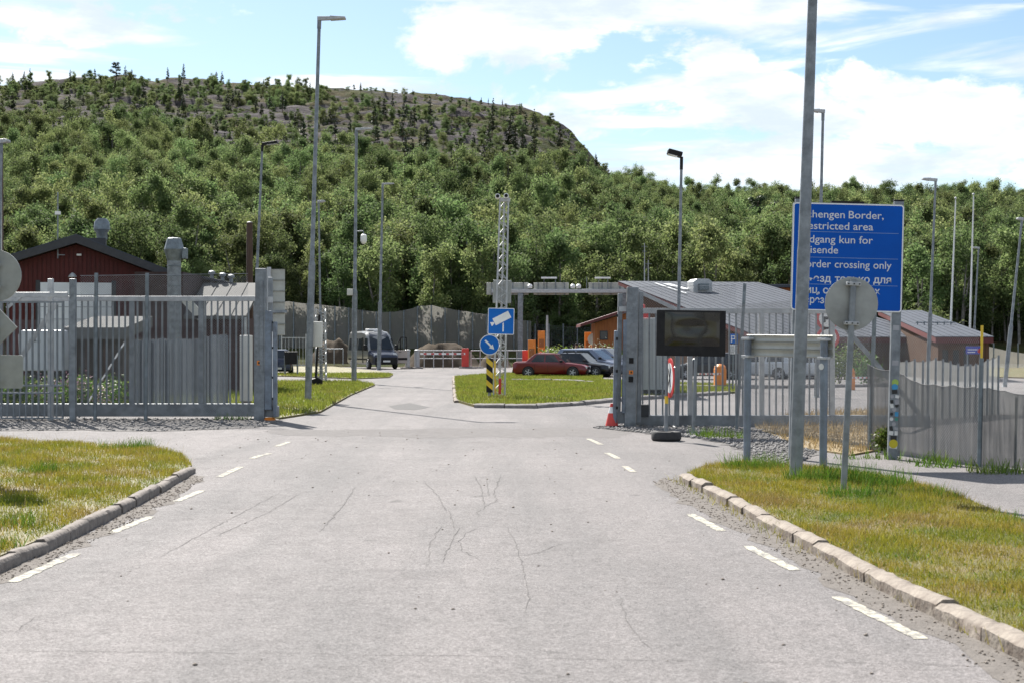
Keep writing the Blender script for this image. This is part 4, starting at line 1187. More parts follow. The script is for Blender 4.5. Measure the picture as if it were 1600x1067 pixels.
# ------------------------------------------------------------------ fences and gates
def chain(x0, y0, x1, y1, z0, z1, pitch, r, name, parent, mat):
    """chain-link: two families of diagonal wires, a real thin net; local to parent"""
    L = math.hypot(x1 - x0, y1 - y0); ux, uy = (x1 - x0) / L, (y1 - y0) / L; H = z1 - z0
    V = []; Fc = []
    def wire(a, za, b, zb, off):
        i = len(V)
        for (s, z) in ((a, za), (b, zb)):
            cx, cy = x0 + ux * s - uy * off, y0 + uy * s + ux * off
            V.extend([(cx + ux * r, cy + uy * r, z), (cx - ux * r * .5 - uy * r * .87, cy - uy * r * .5 + ux * r * .87, z), (cx - ux * r * .5 + uy * r * .87, cy - uy * r * .5 - ux * r * .87, z)])
        Fc.extend([(i, i + 1, i + 4, i + 3), (i + 1, i + 2, i + 5, i + 4), (i + 2, i, i + 3, i + 5)])
    s = -H
    while s < L:
        a, za, b, zb = s, z0, s + H, z1
        if a < 0: za -= a; a = 0
        if b > L: zb -= (b - L); b = L
        if b > a: wire(a, za, b, zb, r); wire(L - a, za, L - b, zb, -r)
        s += pitch
    o = npobj(name, np.array(V), np.array(Fc), mat, parent); tag(o, kind='stuff'); return o
wire_m = pm('wire', (0.33, 0.34, 0.35), (0.22, 0.23, 0.24), 5, .5, .4)
def fpost(parent, x, y, h, mat, lean=0.0, s=.03, name='post', cap=True):
    o = MB().tube((0, 0, -.2), (0, 0, h), s, None, 10).build(name, mat, parent, smooth=True); o.location = (x, y, 0); o.rotation_euler = (0, lean, 0); return o
def fence_mesh_mat(name, dens, c1, c2):
    """fine woven screen: a share of the light passes between its wires"""
    m, t_, b = _new(name); L = t_.links.new
    tcn = t_.nodes.new('ShaderNodeTexCoord'); mp = t_.nodes.new('ShaderNodeMapping'); mp.inputs['Scale'].default_value = (1, 1, .06); L(tcn.outputs['Object'], mp.inputs[0])
    n = t_.nodes.new('ShaderNodeTexNoise'); n.inputs['Scale'].default_value = 22; n.inputs['Detail'].default_value = 7; L(mp.outputs[0], n.inputs['Vector'])
    mxn = t_.nodes.new('ShaderNodeMixRGB'); mxn.inputs[1].default_value = (*c1, 1); mxn.inputs[2].default_value = (*c2, 1); L(n.outputs['Fac'], mxn.inputs[0]); L(mxn.outputs[0], b.inputs['Base Color'])
    b.inputs['Roughness'].default_value = .55; b.inputs['Metallic'].default_value = .2
    tl = t_.nodes.new('ShaderNodeBsdfTranslucent'); L(mxn.outputs[0], tl.inputs[0])
    m1 = t_.nodes.new('ShaderNodeMixShader'); m1.inputs[0].default_value = .45; L(b.outputs[0], m1.inputs[1]); L(tl.outputs[0], m1.inputs[2])
    tr = t_.nodes.new('ShaderNodeBsdfTransparent')
    mr = t_.nodes.new('ShaderNodeMapRange'); mr.inputs['From Min'].default_value = .3; mr.inputs['From Max'].default_value = .7; mr.inputs['To Min'].default_value = dens - .1; mr.inputs['To Max'].default_value = dens + .1; L(n.outputs['Fac'], mr.inputs['Value'])
    m2 = t_.nodes.new('ShaderNodeMixShader'); L(mr.outputs[0], m2.inputs[0]); L(tr.outputs[0], m2.inputs[1]); L(m1.outputs[0], m2.inputs[2])
    L(m2.outputs[0], t_.nodes['Material Output'].inputs['Surface']); return m
screen_near = fence_mesh_mat('woven_screen', .80, (0.19, 0.193, 0.185), (0.09, 0.092, 0.09))
screen_far = fence_mesh_mat('woven_screen_far', .62, (0.37, 0.36, 0.33), (0.28, 0.27, 0.25))
screen_shaded = fence_mesh_mat('woven_screen_shaded', .30, (0.10, 0.12, 0.12), (0.08, 0.10, 0.10))  # mesh coloured darker to stand for the shade it lies in
def screen(pts, zlo, parent, mat, name='screen', wave=0.0, wl=.35, sub=.12):
    """hanging sheet of woven mesh along pts [(x,y,ztop)]"""
    top = []; bot = []
    s = 0.0
    for (a, b) in zip(pts, pts[1:]):
        a = Vector(a); b = Vector(b); L = (b - a).length; n = max(1, int(L / sub)); d_ = (b - a).normalized(); nr = Vector((-d_.y, d_.x, 0)).normalized()
        for k in range(n):
            f = k / n; q = a.lerp(b, f); off = wave * math.sin((s + L * f) / wl * 6.283)
            sag = -.05 * math.sin(math.pi * f) * min(1, L)
            top.append((q.x + nr.x * off, q.y + nr.y * off, q.z + sag)); bot.append((q.x + nr.x * off, q.y + nr.y * off, zlo))
        s += L
    top.append(pts[-1]); bot.append((pts[-1][0], pts[-1][1], zlo)); n = len(top)
    o = MB().add(bot + top, [(i, i + 1, n + i + 1, n + i) for i in range(n - 1)]).build(name, mat, parent)
    e = MB()
    for i in range(n - 1): e.tube(top[i], top[i + 1], .005, None, 4, False)
    e.build('edge_wire', pm('edge_wire_grey', (.2, .2, .2), None, 5, .9, spec=.1), o)
    return o
bar_me = {}
def bars(parent, x0, x1, y, z0, z1, step, w, mat, dx=0.0, dy=0.0):
    key = (round(z1 - z0, 3), w, mat.name)
    if key not in bar_me: bar_me[key] = MB().box(-w / 2, w / 2, -w / 2, w / 2, 0, z1 - z0).mesh('bar', mat)
    n = int(round((x1 - x0) / step))
    for i in range(n + 1):
        f = i / n; linked('bar', bar_me[key], parent, (x0 + (x1 - x0) * f, y + dy * f, z0))

# left sliding gate, run back along the fence
dg = 37.0
gx = lambda px: WX(px, dg)
t = thing('sliding_gate', 'grey barred sliding gate run back to the left', 'gate', (gx(402), dg, 0))
o0 = gx(402)
zt = WZ(467, dg); 
MB().box(gx(-60) - o0, 0, -.05, .05, zt - .06, zt + .06).build('top_rail', galv_wh, t, bevel=.008)
MB().box(gx(-60) - o0, .0, -.08, .08, WZ(650, dg), WZ(630, dg)).build('bottom_beam', galv, t, bevel=.01)
bars(t, gx(-55) - o0, gx(398) - o0, 0, WZ(630, dg), zt - .06, .148, .038, galv)
for px in (206, 315): MB().box(gx(px) - o0 - .055, gx(px) - o0 + .055, -.056, .056, WZ(630, dg), zt - .06).build('stile', galv, t, bevel=.006)
MB().beam((gx(12) - o0, -.06, WZ(592, dg)), (gx(92) - o0, -.06, WZ(470, dg)), .1, .04, (0, 1, 0)).build('brace', galv_wh, t)
MB().beam((gx(12) - o0, -.07, WZ(482, dg)), (gx(38) - o0, -.07, WZ(460, dg)), .07, .04, (0, 1, 0)).build('brace', galv_wh, t)
# its portal: front and back guide posts with rubber safety edges
t = thing('gate_portal', 'grey guide posts and safety edges at the left side of the opening', 'gate post', (gx(410), 36.6, 0))
MB().box(-.125, .125, -.1, .1, 0, WZ(420, 36.6)).build('guide_post', galv, t, bevel=.012, ).rotation_euler = (0, R(.6), 0)
MB().box(.02, .10, -.13, -.10, 1.15, 3.3).build('mounting_strip', galv, t)
MB().box(.15, .25, .3, .45, .3, WZ(437, 38.2)).build('back_guide_post', galv, t, bevel=.01)
MB().box(.13, .31, -.1, .05, .25, WZ(486, 36.6)).build('safety_edge', postblue, t, bevel=.02)
MB().box(.335, .43, -.15, -.0, .08, WZ(503, 36.6)).build('safety_edge', postblue, t, bevel=.02)
MB().box(.315, .335, -.13, -.03, .5, 2.1).build('contact_strip', white, t)
MB().box(.09, .44, .02, .2, .08, .34).build('foot_beam', galv, t, bevel=.01)
MB().box(.05, .3, .02, .12, WZ(473, 36.6), WZ(464, 36.6)).build('cross_tie', galv_wh, t)
MB().lathe([(.0, 0), (.14, 0), (.14, .04), (.1, .07), (.0, .08)], 14, (.24, -.02, 0)).build('red_beacon', orangep, t, smooth=True)
o = MB().box(-.045, .045, -.112, -.1, WZ(570, 36.6), WZ(563, 36.6)).build('photocell', orangep, t); MB().box(-.018, .018, -.117, -.112, WZ(568, 36.6), WZ(565, 36.6)).build('lens', blackp, o)
for zz in (.5, 1.0, 1.7, 2.3): MB().box(.32, .34, -.16, -.13, zz, zz + .05).build('bracket', blackp, t)
# chain-link in front of that gate
t = thing('chain_fence', 'chain-link fence on dark posts before the left gate', 'fence', (gx(140), 36.2, 0)); o0 = WX(140, 36.2)
x1 = WX(402, 36.2) - o0
chain(0, 0, x1, 0, WZ(655, 36.2) + .02, WZ(431, 36.2), .058, .003, 'chain_link', t, wire_m)
MB().tube((0, 0, WZ(431, 36.2)), (x1, 0, WZ(428, 36.2)), .006, None, 5).build('top_wire', wire_m, t)
for px, lean in ((166, .5), (245, .6)): fpost(t, WX(px - 2, 36.2) - o0, -.05, WZ(427, 36.2), galv_dk, R(lean), .045)
chain(WX(-60, 36.2) - o0, .6, 0, .6, .05, WZ(500, 36.8), .058, .003, 'chain_link', t, wire_m)
# heavy frame and wicket at the far left
t = thing('wicket_gate', 'small barred wicket gate with square posts at the far left', 'gate', (gx(10), 36.0, 0)); o0 = WX(10, 36.0); g = lambda px: WX(px, 36.0) - o0
for px, yt, wq in ((10, 472, .12), (136, 436, .14)): MB().box(-wq / 2, wq / 2, -wq / 2, wq / 2, 0, WZ(yt, 36.0)).build('square_post', galv, t, bevel=.01).location = (g(px), 0, 0)
MB().box(-.06, .06, .3, .42, 0, WZ(435, 36.0)).build('square_post', galv_wh, t, bevel=.01).location = (g(94), 0, 0)
MB().box(g(18), g(128), -.03, .03, WZ(463, 36) - .03, WZ(463, 36) + .09).build('top_rail', galv_wh, t, bevel=.01)
for (z0, z1, lab) in ((WZ(603, 36), WZ(471, 36), 'upper_leaf'), (WZ(654, 36), WZ(612, 36), 'lower_leaf')):
    f = MB(); a, b = g(24), g(120)
    f.box(a, b, -.02, .02, z0, z0 + .04); f.box(a, b, -.021, .021, z1 - .04, z1); f.box(a - .02, a + .02, -.022, .022, z0, z1); f.box(b - .02, b + .02, -.022, .022, z0, z1)
    o = f.build(lab, galv, t)
    bars(o, a + .14, b - .14, 0, z0 + .04, z1 - .04, .145, .026, galv)
MB().box(g(17), g(21), -.05, .03, WZ(622, 36), WZ(616, 36)).build('latch', blackp, t)
# striped stay
t = thing('striped_stay', 'slanting white and dark striped pole leaning behind the left gate', 'pole', (WX(123, 37.8), 37.8, 0))
p0 = Vector((0, 0, WZ(652, 37.8))); p1 = Vector((WX(190, 37.8) - WX(123, 37.8), .3, WZ(535, 37.8)))
for k in range(14): MB().tube(p0.lerp(p1, k / 14), p0.lerp(p1, (k + 1) / 14), .02, None, 8, True).build('band', white if k % 2 else galv_dk, t)
# crinkled woven screen behind the left gate
t = thing('woven_screen_fence', 'crinkled grey mesh screen standing behind the left gate bars', 'fence', (WX(205, 41), 41, 0)); o0 = WX(205, 41)
pts_ = [(WX(px, 41) - o0, dy, WZ(py, 41)) for px, py, dy in ((205, 528, 0), (222, 532, .1), (236, 530, 0), (250, 528, .15), (262, 531, 0), (280, 527, .1), (296, 530, 0), (318, 526, .1), (336, 523, .0), (352, 522, .2))]
screen(pts_, .1, t, fence_mesh_mat('woven_screen_blue', .86, (0.12, 0.14, 0.16), (0.055, 0.065, 0.078)), wave=.13, wl=.42, sub=.035)
for px in (205, 250, 318, 352): fpost(t, WX(px, 41) - o0, .25, WZ(524, 41), galv_dk)

# right gate
t = thing('sliding_gate', 'grey barred sliding gate run back to the right behind the chain-link', 'gate', (WX(985, 34), 34.0, 0)); o0 = WX(985, 34); g = lambda px: WX(px, 34) - o0
zt = WZ(486, 34)
MB().box(g(990), g(1300), -.05, .05, zt - .06, zt + .06).build('top_rail', galv_wh, t, bevel=.008)
MB().box(g(990), g(1452), -.08, .08, WZ(668, 34), WZ(648, 34)).build('bottom_beam', galv, t, bevel=.01)
bars(t, g(1004), g(1296), 0, WZ(648, 34), zt - .06, .148, .036, galv)
for px in (1078, 1190, 1300): MB().box(g(px) - .055, g(px) + .055, -.056, .056, WZ(648, 34), zt - .06).build('stile', galv_wh, t, bevel=.006)
MB().beam((g(1300), 0, zt - .03), (g(1440), 0, WZ(650, 34)), .1, .05, (0, 1, 0)).build('brace', galv, t)
MB().beam((g(995), -.08, WZ(455, 34)), (g(1062), -.08, WZ(486, 34)), .08, .05, (0, 1, 0)).build('brace', galv_wh, t)
MB().box(g(995), g(1012), -.3, -.05, WZ(650, 34), WZ(631, 34)).build('drive_box', blackp, t, bevel=.01)
dp = D(667)
t = thing('gate_portal', 'grey guide posts and safety edges at the right side of the opening', 'gate post', (WX(984, dp), dp, 0)); o0 = WX(984, dp); g = lambda px: WX(px, dp) - o0
gp = MB().box(-.125, .125, -.1, .1, 0, WZ(449, dp)).build('guide_post', galv, t, bevel=.012); gp.rotation_euler = (0, R(1.2), 0)
MB().box(.14, .24, -.02, .12, .1, WZ(456, dp)).build('rear_post', galv, t, bevel=.01).rotation_euler = (0, R(1.2), 0)
MB().box(g(963), g(970), .1, .3, .2, WZ(459, dp)).build('back_guide_post', galv, t, bevel=.01).rotation_euler = (0, R(1.0), 0)
MB().box(g(971), g(978), -.1, .1, .3, WZ(500, dp)).build('safety_edge', postblue, t, bevel=.02).rotation_euler = (0, R(1.0), 0)
MB().box(g(957), g(963), -.1, .05, .08, WZ(517, dp)).build('safety_edge', postblue, t, bevel=.02).rotation_euler = (0, R(1.0), 0)
MB().box(g(960), g(984), .05, .2, .08, .34).build('foot_beam', galv, t, bevel=.01)
MB().box(g(968), g(990), .02, .1, WZ(487, dp), WZ(479, dp)).build('cross_tie', galv_wh, t)
for yy, hh in ((563, 4.5), (592, 4.5)): MB().box(-.055, .045, -.118, -.1, WZ(yy + hh, dp), WZ(yy - hh, dp)).build('black_sensor', blackp, gp, bevel=.006)
o = MB().box(-.05, .04, -.115, -.1, WZ(584, dp), WZ(578, dp)).build('photocell', orangep, gp); MB().box(-.018, .012, -.12, -.115, WZ(582.5, dp), WZ(579.5, dp)).build('lens', blackp, o)
for zz in (.4, 1.2, 1.9, 2.4): MB().box(g(962), g(965), -.13, -.1, zz, zz + .06).build('bracket', blackp, t)
# chain-link round that gate, running out to the right and towards the camera
A = (WX(998, 33.3), 33.3); B = G(1151, 671); Cc = G(1359, 705); Dd = G(1530, 729.5); E = (8.9, 20.3)
t = thing('chain_fence', 'chain-link fence with leaning posts round the right gate', 'fence', (A[0], A[1], 0))
rel = lambda p: (p[0] - A[0], p[1] - A[1])
chain(0, 0, *rel(B), .08, 3.02, .056, .003, 'chain_link', t, wire_m)
chain(*rel(B), *rel(Cc), .08, 2.65, .056, .0028, 'chain_link', t, wire_m)
chain(*rel(Cc), *rel(Dd), .08, 1.95, .056, .0024, 'chain_link', t, wire_m)
MB().tube((0, 0, 3.04), (*rel(B), 3.06), .006, None, 5).build('top_wire', wire_m, t)
for (p, h_, ln, m_) in ((B, 3.1, 3.2, galv_dk), (Cc, 2.35, 2.0, galv_dk), (Dd, 1.62, 1.2, galv_dk), (E, 1.6, 1, galv_dk)):
    fpost(t, *rel(p), h_, m_, R(ln), .036)
o = fpost(t, *rel(Dd), 2.1, yellowp, R(1.2), .02, 'yellow_marker')
# fine grey screen on the nearest run
t = thing('woven_screen_fence', 'fine grey mesh screen on the fence at the right edge', 'fence', (Cc[0], Cc[1], 0))
def onf(px, py):   # a point of the fence line seen at px, and the height seen at py
    tt = (px - 800) / FP
    for (p, q) in ((Cc, Dd), (Dd, E)):
        dx, dy = q[0] - p[0], q[1] - p[1]; k = (tt * p[1] - p[0]) / (dx - tt * dy)
        if k <= 1.0: break
    X, Y = p[0] + dx * k, p[1] + dy * k
    return (X - Cc[0], Y - Cc[1], WZ(py, Y))
pts_ = [onf(px, py) for px, py in ((1355, 568), (1395, 578), (1412, 585), (1432, 596), (1460, 600), (1490, 601), (1520, 604), (1545, 606), (1570, 610), (1600, 616), (1640, 620))]
screen(pts_, .03, t, screen_near, wave=.004, wl=.5, sub=.06)
for px in (1405, 1462, 1588): q = onf(px, 620); fpost(t, q[0], q[1] + .05, q[2] + .0, galv_dk, R(1), .02)
# second screen farther back, many short posts
t = thing('woven_screen_fence', 'grey mesh screen with many short posts behind the right fence', 'fence', (WX(1395, 36), 36, 0)); o0 = (WX(1395, 36), 36)
pts_ = []
for i, (px, py) in enumerate(((1395, 562), (1414, 565), (1427, 563), (1440, 565), (1448, 564), (1460, 561), (1471, 563), (1483, 566), (1495, 570), (1506, 571), (1514, 571), (1523, 570), (1533, 567), (1541, 563), (1549, 561), (1558, 557))):
    dd = 36 + i * .25; pts_.append((WX(px, dd) - o0[0], dd - 36, WZ(py, dd)))
screen(pts_, .02, t, fence_mesh_mat('woven_screen_mid', .62, (0.34, 0.35, 0.34), (0.27, 0.28, 0.28)), wave=.004, sub=.08)
for p in pts_: fpost(t, p[0], p[1] - .06, p[2] + .04, galv, R(.8), .028)
chain(pts_[-1][0], pts_[-1][1], pts_[-1][0] + 3.5, pts_[-1][1] + 1, .02, 1.3, .06, .003, 'chain_link', t, wire_m)

# tall screen fence along the foot of the forest
prof = [(330, 482), (380, 476), (450, 471), (500, 476), (540, 480), (575, 486), (605, 488), (632, 485), (655, 478), (675, 477), (700, 482), (730, 487), (760, 491), (790, 496), (830, 502)]
dF = 126.0
t = thing('forest_fence', 'tall grey mesh fence along the foot of the forest', 'fence', (WX(330, dF), dF, 0)); o0 = WX(330, dF)
pts_ = [(WX(px, dF) - o0, 0, WZ(py, dF)) for px, py in prof]
screen(pts_, -.3, t, screen_far, sub=.5, wave=0)
px = 330
while px < 830:
    h_ = WZ(lerp_tab(prof, px), dF); fpost(t, WX(px, dF) - o0, -.1, h_, galv_dk, 0, .06); px += 21.5
t = thing('forest_fence', 'see-through mesh fence darkened as in shade behind the orange columns', 'fence', (WX(770, 128), 128, 0)); o0 = WX(770, 128)
pts_ = [(WX(px, 128) - o0, 0, WZ(py, 128)) for px, py in ((770, 497), (850, 508), (930, 512), (1000, 514))]
screen(pts_, -.3, t, screen_shaded, sub=.6)
for px in range(770, 1001, 22): fpost(t, WX(px, 128) - o0, -.1, WZ(506, 128), galv_dk, 0, .06)
dR = 110
t = thing('forest_fence', 'tall mesh fence before the trees at the far right', 'fence', (WX(1480, dR), dR, 0)); o0 = WX(1480, dR)
pts_ = [(WX(px, dR) - o0, 0, WZ(py, dR)) for px, py in ((1480, 532), (1540, 540), (1600, 552), (1660, 556))]
screen(pts_, -.3, t, screen_far, sub=.6)
for px in (1490, 1518, 1552, 1590, 1630): fpost(t, WX(px, dR) - o0, -.1, WZ(536, dR), galv_dk, 0, .05)

# railings at the back of the crossing
def railing(x0, x1, d, ztop, n, label, mid=True, dy=0.0):
    a, b = WX(x0, d), WX(x1, d + dy)
    t = thing('railing', label, 'railing', (a, d, 0)); L = b - a
    MB().tube((0, 0, ztop), (L, dy, ztop), .04, None, 8).build('top_rail', galv_wh, t, smooth=True)
    if mid: MB().tube((0, 0, ztop * .55), (L, dy, ztop * .55), .03, None, 8).build('middle_rail', galv_wh, t, smooth=True)
    for k in range(n): o = MB().tube((0, 0, 0), (0, 0, ztop), .035, None, 8).build('post', galv_wh, t, smooth=True); o.location = (L * k / (n - 1), dy * k / (n - 1), 0)
railing(648, 722, 112, WZ(547.5, 112), 6, 'white railing running left from the red barrier cabinet')
railing(736, 822, 112, WZ(547.5, 112), 7, 'white railing behind the round blue arrow sign')
railing(508, 536, 118, WZ(545, 118), 3, 'short white railing behind the back of the van', False)
t = thing('steel_gate', 'low barred steel gate left of the tall lamp post', 'gate', (WX(440, 104), 104, 0)); L_ = WX(478, 104) - WX(440, 104)
f = MB(); f.box(0, L_, -.03, .03, WZ(527, 104) - .06, WZ(527, 104)); f.box(0, L_, -.03, .03, .3, .36); f.box(-.04, .04, -.035, .035, 0, WZ(522, 104)); f.box(L_ - .04, L_ + .04, -.035, .035, 0, WZ(522, 104)); f.build('frame', galv_wh, t)
bars(t, .25, L_ - .2, 0, .36, WZ(527, 104) - .06, .22, .03, galv_wh)
for px in (637, 652):
    d = 110; tt = thing('bollard', 'pale steel bollard behind the open van door, ' + ('left' if px == 637 else 'right') + ' of two', 'bollard', (WX(px, d), d, 0)); h_ = WZ(546, d)
    MB().lathe([(.17, 0), (.17, h_ - .12), (.2, h_ - .1), (.2, h_ - .03), (.15, h_), (.01, h_ + .02)], 12).build('body', galv_wh, tt, smooth=True)
    MB().box(-.5, .4, -.4, .4, 0, .1).build('plinth', conc_grey, tt, bevel=.03)
def barrier_cabinet(px, d, y0, w_px, label, mat, arm=None, plinth=True, top=None):
    t = thing('barrier_cabinet', label, 'barrier', (WX(px, d), d, 0)); w_ = w_px * d / FP; h_ = WZ(y0, d)
    MB().box(-w_ / 2, w_ / 2, -w_ * .45, w_ * .45, .1 if plinth else 0, h_).build('cabinet', mat, t, bevel=.03)
    MB().box(-w_ * .35, w_ * .35, -w_ * .47, -w_ * .45, h_ * .35, h_ * .75).build('service_door', mat, t, bevel=.005)
    if plinth: MB().box(-w_ * .9, w_ * 2.6, -w_ * .8, w_ * .8, 0, .11).build('plinth', conc_grey, t, bevel=.03)
    if top: MB().lathe([(w_ * .5, h_), (w_ * .5, h_ + .06), (w_ * .3, h_ + .16), (.02, h_ + .18)], 12).build('beacon', top, t, smooth=True)
    if arm:
        L = arm * d / FP; n = 6
        MB().box(min(.0, L), max(0, L), -w_ * .52, -w_ * .46, h_ * .68, h_ * .78).build('barrier_arm', white, t)
        for k in range(n): a = L * (k + .15) / n; b = L * (k + .55) / n; MB().box(min(a, b), max(a, b), -w_ * .53, -w_ * .52, h_ * .69, h_ * .77).build('red_band', redp, t)
    return t
barrier_cabinet(727, 111, 544, 11, 'red barrier cabinet on a low plinth in the middle distance', cabinet_red, arm=-70)
barrier_cabinet(823, 108, 547, 14, 'red barrier cabinet left of the short orange column', cabinet_red, plinth=False)
barrier_cabinet(848, 112, 550, 9, 'red cabinet partly hidden behind the short orange column', cabinet_red, plinth=False)
barrier_cabinet(1125, 62, 575, 18, 'orange barrier post with white arm behind the right gate', orangep, arm=-36, plinth=False, top=orangep)
barrier_cabinet(1331, 60, 582, 9, 'orange barrier post left of the stickered sign post', orangep, arm=40, plinth=False, top=orangep)
for px, y0, w_, d, lab in ((831, 531, 12, 107, 'short orange rectangular column right of the red cabinet'), (846, 517, 11, 113, 'taller orange column beside the pale mast'), (919, 519, 11, 104, 'orange column left of the wooden cabin')):
    t = thing('orange_column', lab, 'column', (WX(px, d), d, 0)); w2 = w_ * d / FP / 2
    MB().box(-w2, w2, -.2, .2, .05, WZ(y0, d)).build('casing', orangep, t, bevel=.02)
    MB().box(-w2 * .7, w2 * .7, -.21, -.2, WZ(y0, d) - 1.2, WZ(y0, d) - .6).build('panel', pm('panel_dk', (.3, .1, .02), None, 5, .4), t)
    MB().box(-w2 - .05, w2 + .05, -.25, .25, 0, .08).build('base_plate', galv, t)

# gantry over the lanes
d = 118.0
t = thing('lane_gantry', 'grey steel gantry with lane signs seen from behind', 'gantry', (WX(813, d), d, 0)); o0 = WX(813, d); g = lambda px: WX(px, d) - o0
zb = WZ(459, d); 
MB().box(-.2, .2, -.2, .2, 0, zb).build('leg', galv, t, bevel=.03)
MB().box(g(975) - .2, g(975) + .2, -.2, .2, 0, zb).build('leg', galv, t, bevel=.03)
MB().box(g(768), g(980), -.16, .16, zb + .04, zb + .34).build('beam', galv_wh, t, bevel=.03)
for a, b in ((760, 826), (834, 889), (920, 976)):
    o = MB().box(g(a), g(b), .3, .42, zb - .1, zb + .85).build('lane_sign', beigeback, t, bevel=.03)
    n = 4
    for k in range(n): xx = g(a) + (g(b) - g(a)) * (k + .5) / n; MB().box(xx - .04, xx + .04, .22, .3, zb - .1, zb + .85).build('stiffener', galv, o)
for a in (858, 942): MB().box(g(a) - .6, g(a) + .6, .1, .3, zb + 1.15, zb + 1.28).build('flood_lamp', white, t); 
for a in (850, 868, 917, 936, 950): MB().tube((g(a), .2, zb + .3), (g(a), .2, zb + 1.3), .03, None, 6).build('upright', galv, t)
for a in (828, 895, 904): MB().lathe([(.04, .38), (.17, .42), (.2, .6), (.1, .72), (.01, .74)], 12, (g(a), -.05, zb)).build('dome_camera', white, t, smooth=True)

# sign board seen from behind by the left gate
d = 43.0
t = thing('ribbed_board', 'tall ribbed signboard seen from behind next to the left gate', 'sign', (WX(421, d), d, 0)); o0 = WX(421, d)
MB().tube((0, -.08, 0), (0, -.08, WZ(418, d)), .06, None, 12).build('post', galv_wh, t, smooth=True)
z0, z1 = WZ(524, d), WZ(421, d); n = 6; hs = (z1 - z0) / n
for k in range(n):
    z = z0 + k * hs; MB().prism([(0, z), (-.02, z + .012), (0, z + .03), (.005, z + hs * .5), (0, z + hs - .03), (-.02, z + hs - .008), (-.012, z + hs), (.03, z + hs), (.03, z)], WX(399, d) - o0, WX(445, d) - o0, 'yz').build('board_panel', beigeback, t)
MB().box(-.35, .5, -.06, -.0, WZ(489, d), WZ(485, d)).build('bracket_arm', galv, t)

# dark display panel on posts and the tyre-footed sign
d = 31.0
t = thing('display_panel', 'black glossy display panel on posts before the right gate', 'display', (WX(1075, d), d - .25, 0), 0, R(.9)); o0 = WX(1075, d); g = lambda px: WX(px, d) - o0
z0, z1 = WZ(556, d), WZ(485.5, d); 
MB().box(g(1021.5), g(1128.5), -.03, .05, z0, z1).build('housing', blackp, t, bevel=.012)
gl = MB(); nx, nz = 26, 16; X0, X1, Z0, Z1 = g(1034), g(1119), z0 + .2, z1 - .04
for j in range(nz + 1):
    for i in range(nx + 1):
        u, v_ = i / nx * 2 - 1, j / nz * 2 - 1; bow = .018 * (1 - u ** 4) * (1 - v_ ** 4)
        gl.v.append((X0 + (X1 - X0) * i / nx, -.034 - bow * .6 + .010 * math.exp(-((u * 1.2) ** 2 + (v_ * 1.6 - .2) ** 2) * 2.2), Z0 + (Z1 - Z0) * j / nz))
for j in range(nz):
    for i in range(nx): k = j * (nx + 1) + i; gl.f.append((k, k + 1, k + nx + 2, k + nx + 1)); gl.mi.append(0)
gl.build('screen', pm('screen_gloss', (.012, .011, .010), (.02, .018, .012), 2.5, .07, bump=.03, bscale=3), t, smooth=True)
for px in (1042, 1085): MB().tube((g(px) - .05, .06, 0), (g(px), .06, z1 - .1), .033, None, 10).build('post', galv, t, smooth=True)
d = D(688)
t = thing('tyre_sign', 'round red bordered sign turned edge-on on a post set in a tyre', 'sign', (WX(1041, d), d, 0), 0, R(.4))
rt = 23.5 * d / FP
MB().lathe([(rt * .55, .0), (rt * .9, .0), (rt, .04), (rt, .14), (rt * .92, .175), (rt * .6, .18), (rt * .52, .16), (rt * .5, .1)], 28).build('tyre', rubber, t, smooth=35)
MB().lathe([(.005, .02), (rt * .53, .02), (rt * .53, .13), (.005, .14)], 20).build('concrete_fill', conc_grey, t)
MB().tube((0, 0, .1), (0.0, 0, WZ(562, d)), .03, None, 10).build('post', galv, t, smooth=True)
MB().tube((0.0, 0, WZ(630, d)), (0, 0, WZ(618, d)), .034, None, 10).build('yellow_tape', yellowp, t, smooth=True)
hr = 31 * d / FP
pl = bpy.data.objects.new('sign_plate', MB().lathe([(hr, 0), (hr, .02)], 36, (0, 0, 0), 'y').mesh('sign_plate', redp)); C.objects.link(pl); pl.parent = t; pl.location = (.05, -.05, WZ(590, d)); pl.rotation_euler = (0, 0, R(-84))
MB().lathe([(hr * .76, -.003), (hr * .76, 0)], 32, (0, 0, 0), 'y').build('white_face', white, pl)
MB().prism(rot2([(-hr * .6, -.02), (hr * .6, -.02), (hr * .6, .02), (-hr * .6, .02)], R(55)), -.006, -.003, 'xz').build('black_mark', blackp, pl)
MB().prism(rot2([(-hr * .5, -.02), (hr * .5, -.02), (hr * .5, .02), (-hr * .5, .02)], R(-60)), -.006, -.0031, 'xz').build('black_mark', blackp, pl)

# cones
def cone(px, py, label, h=.72, fallen=False):
    d = D(py); t = thing('traffic_cone', label, 'cone', (WX(px, d), d, 0))
    MB().box(-.2, .2, -.2, .2, 0, .035).build('base', blackp, t, bevel=.01)
    def rr(z): return .15 - (.15 - .03) * z / h
    for a, b, m_ in ((.03, .60 * h, cabinet_red), (.60 * h, .86 * h, white), (.86 * h, h, cabinet_red)):
        MB().lathe([(rr(a), a), (rr(b), b)], 18).build('band', m_, t, smooth=True)
cone(956, 667, 'red and white traffic cone at the foot of the right gate post', .52)

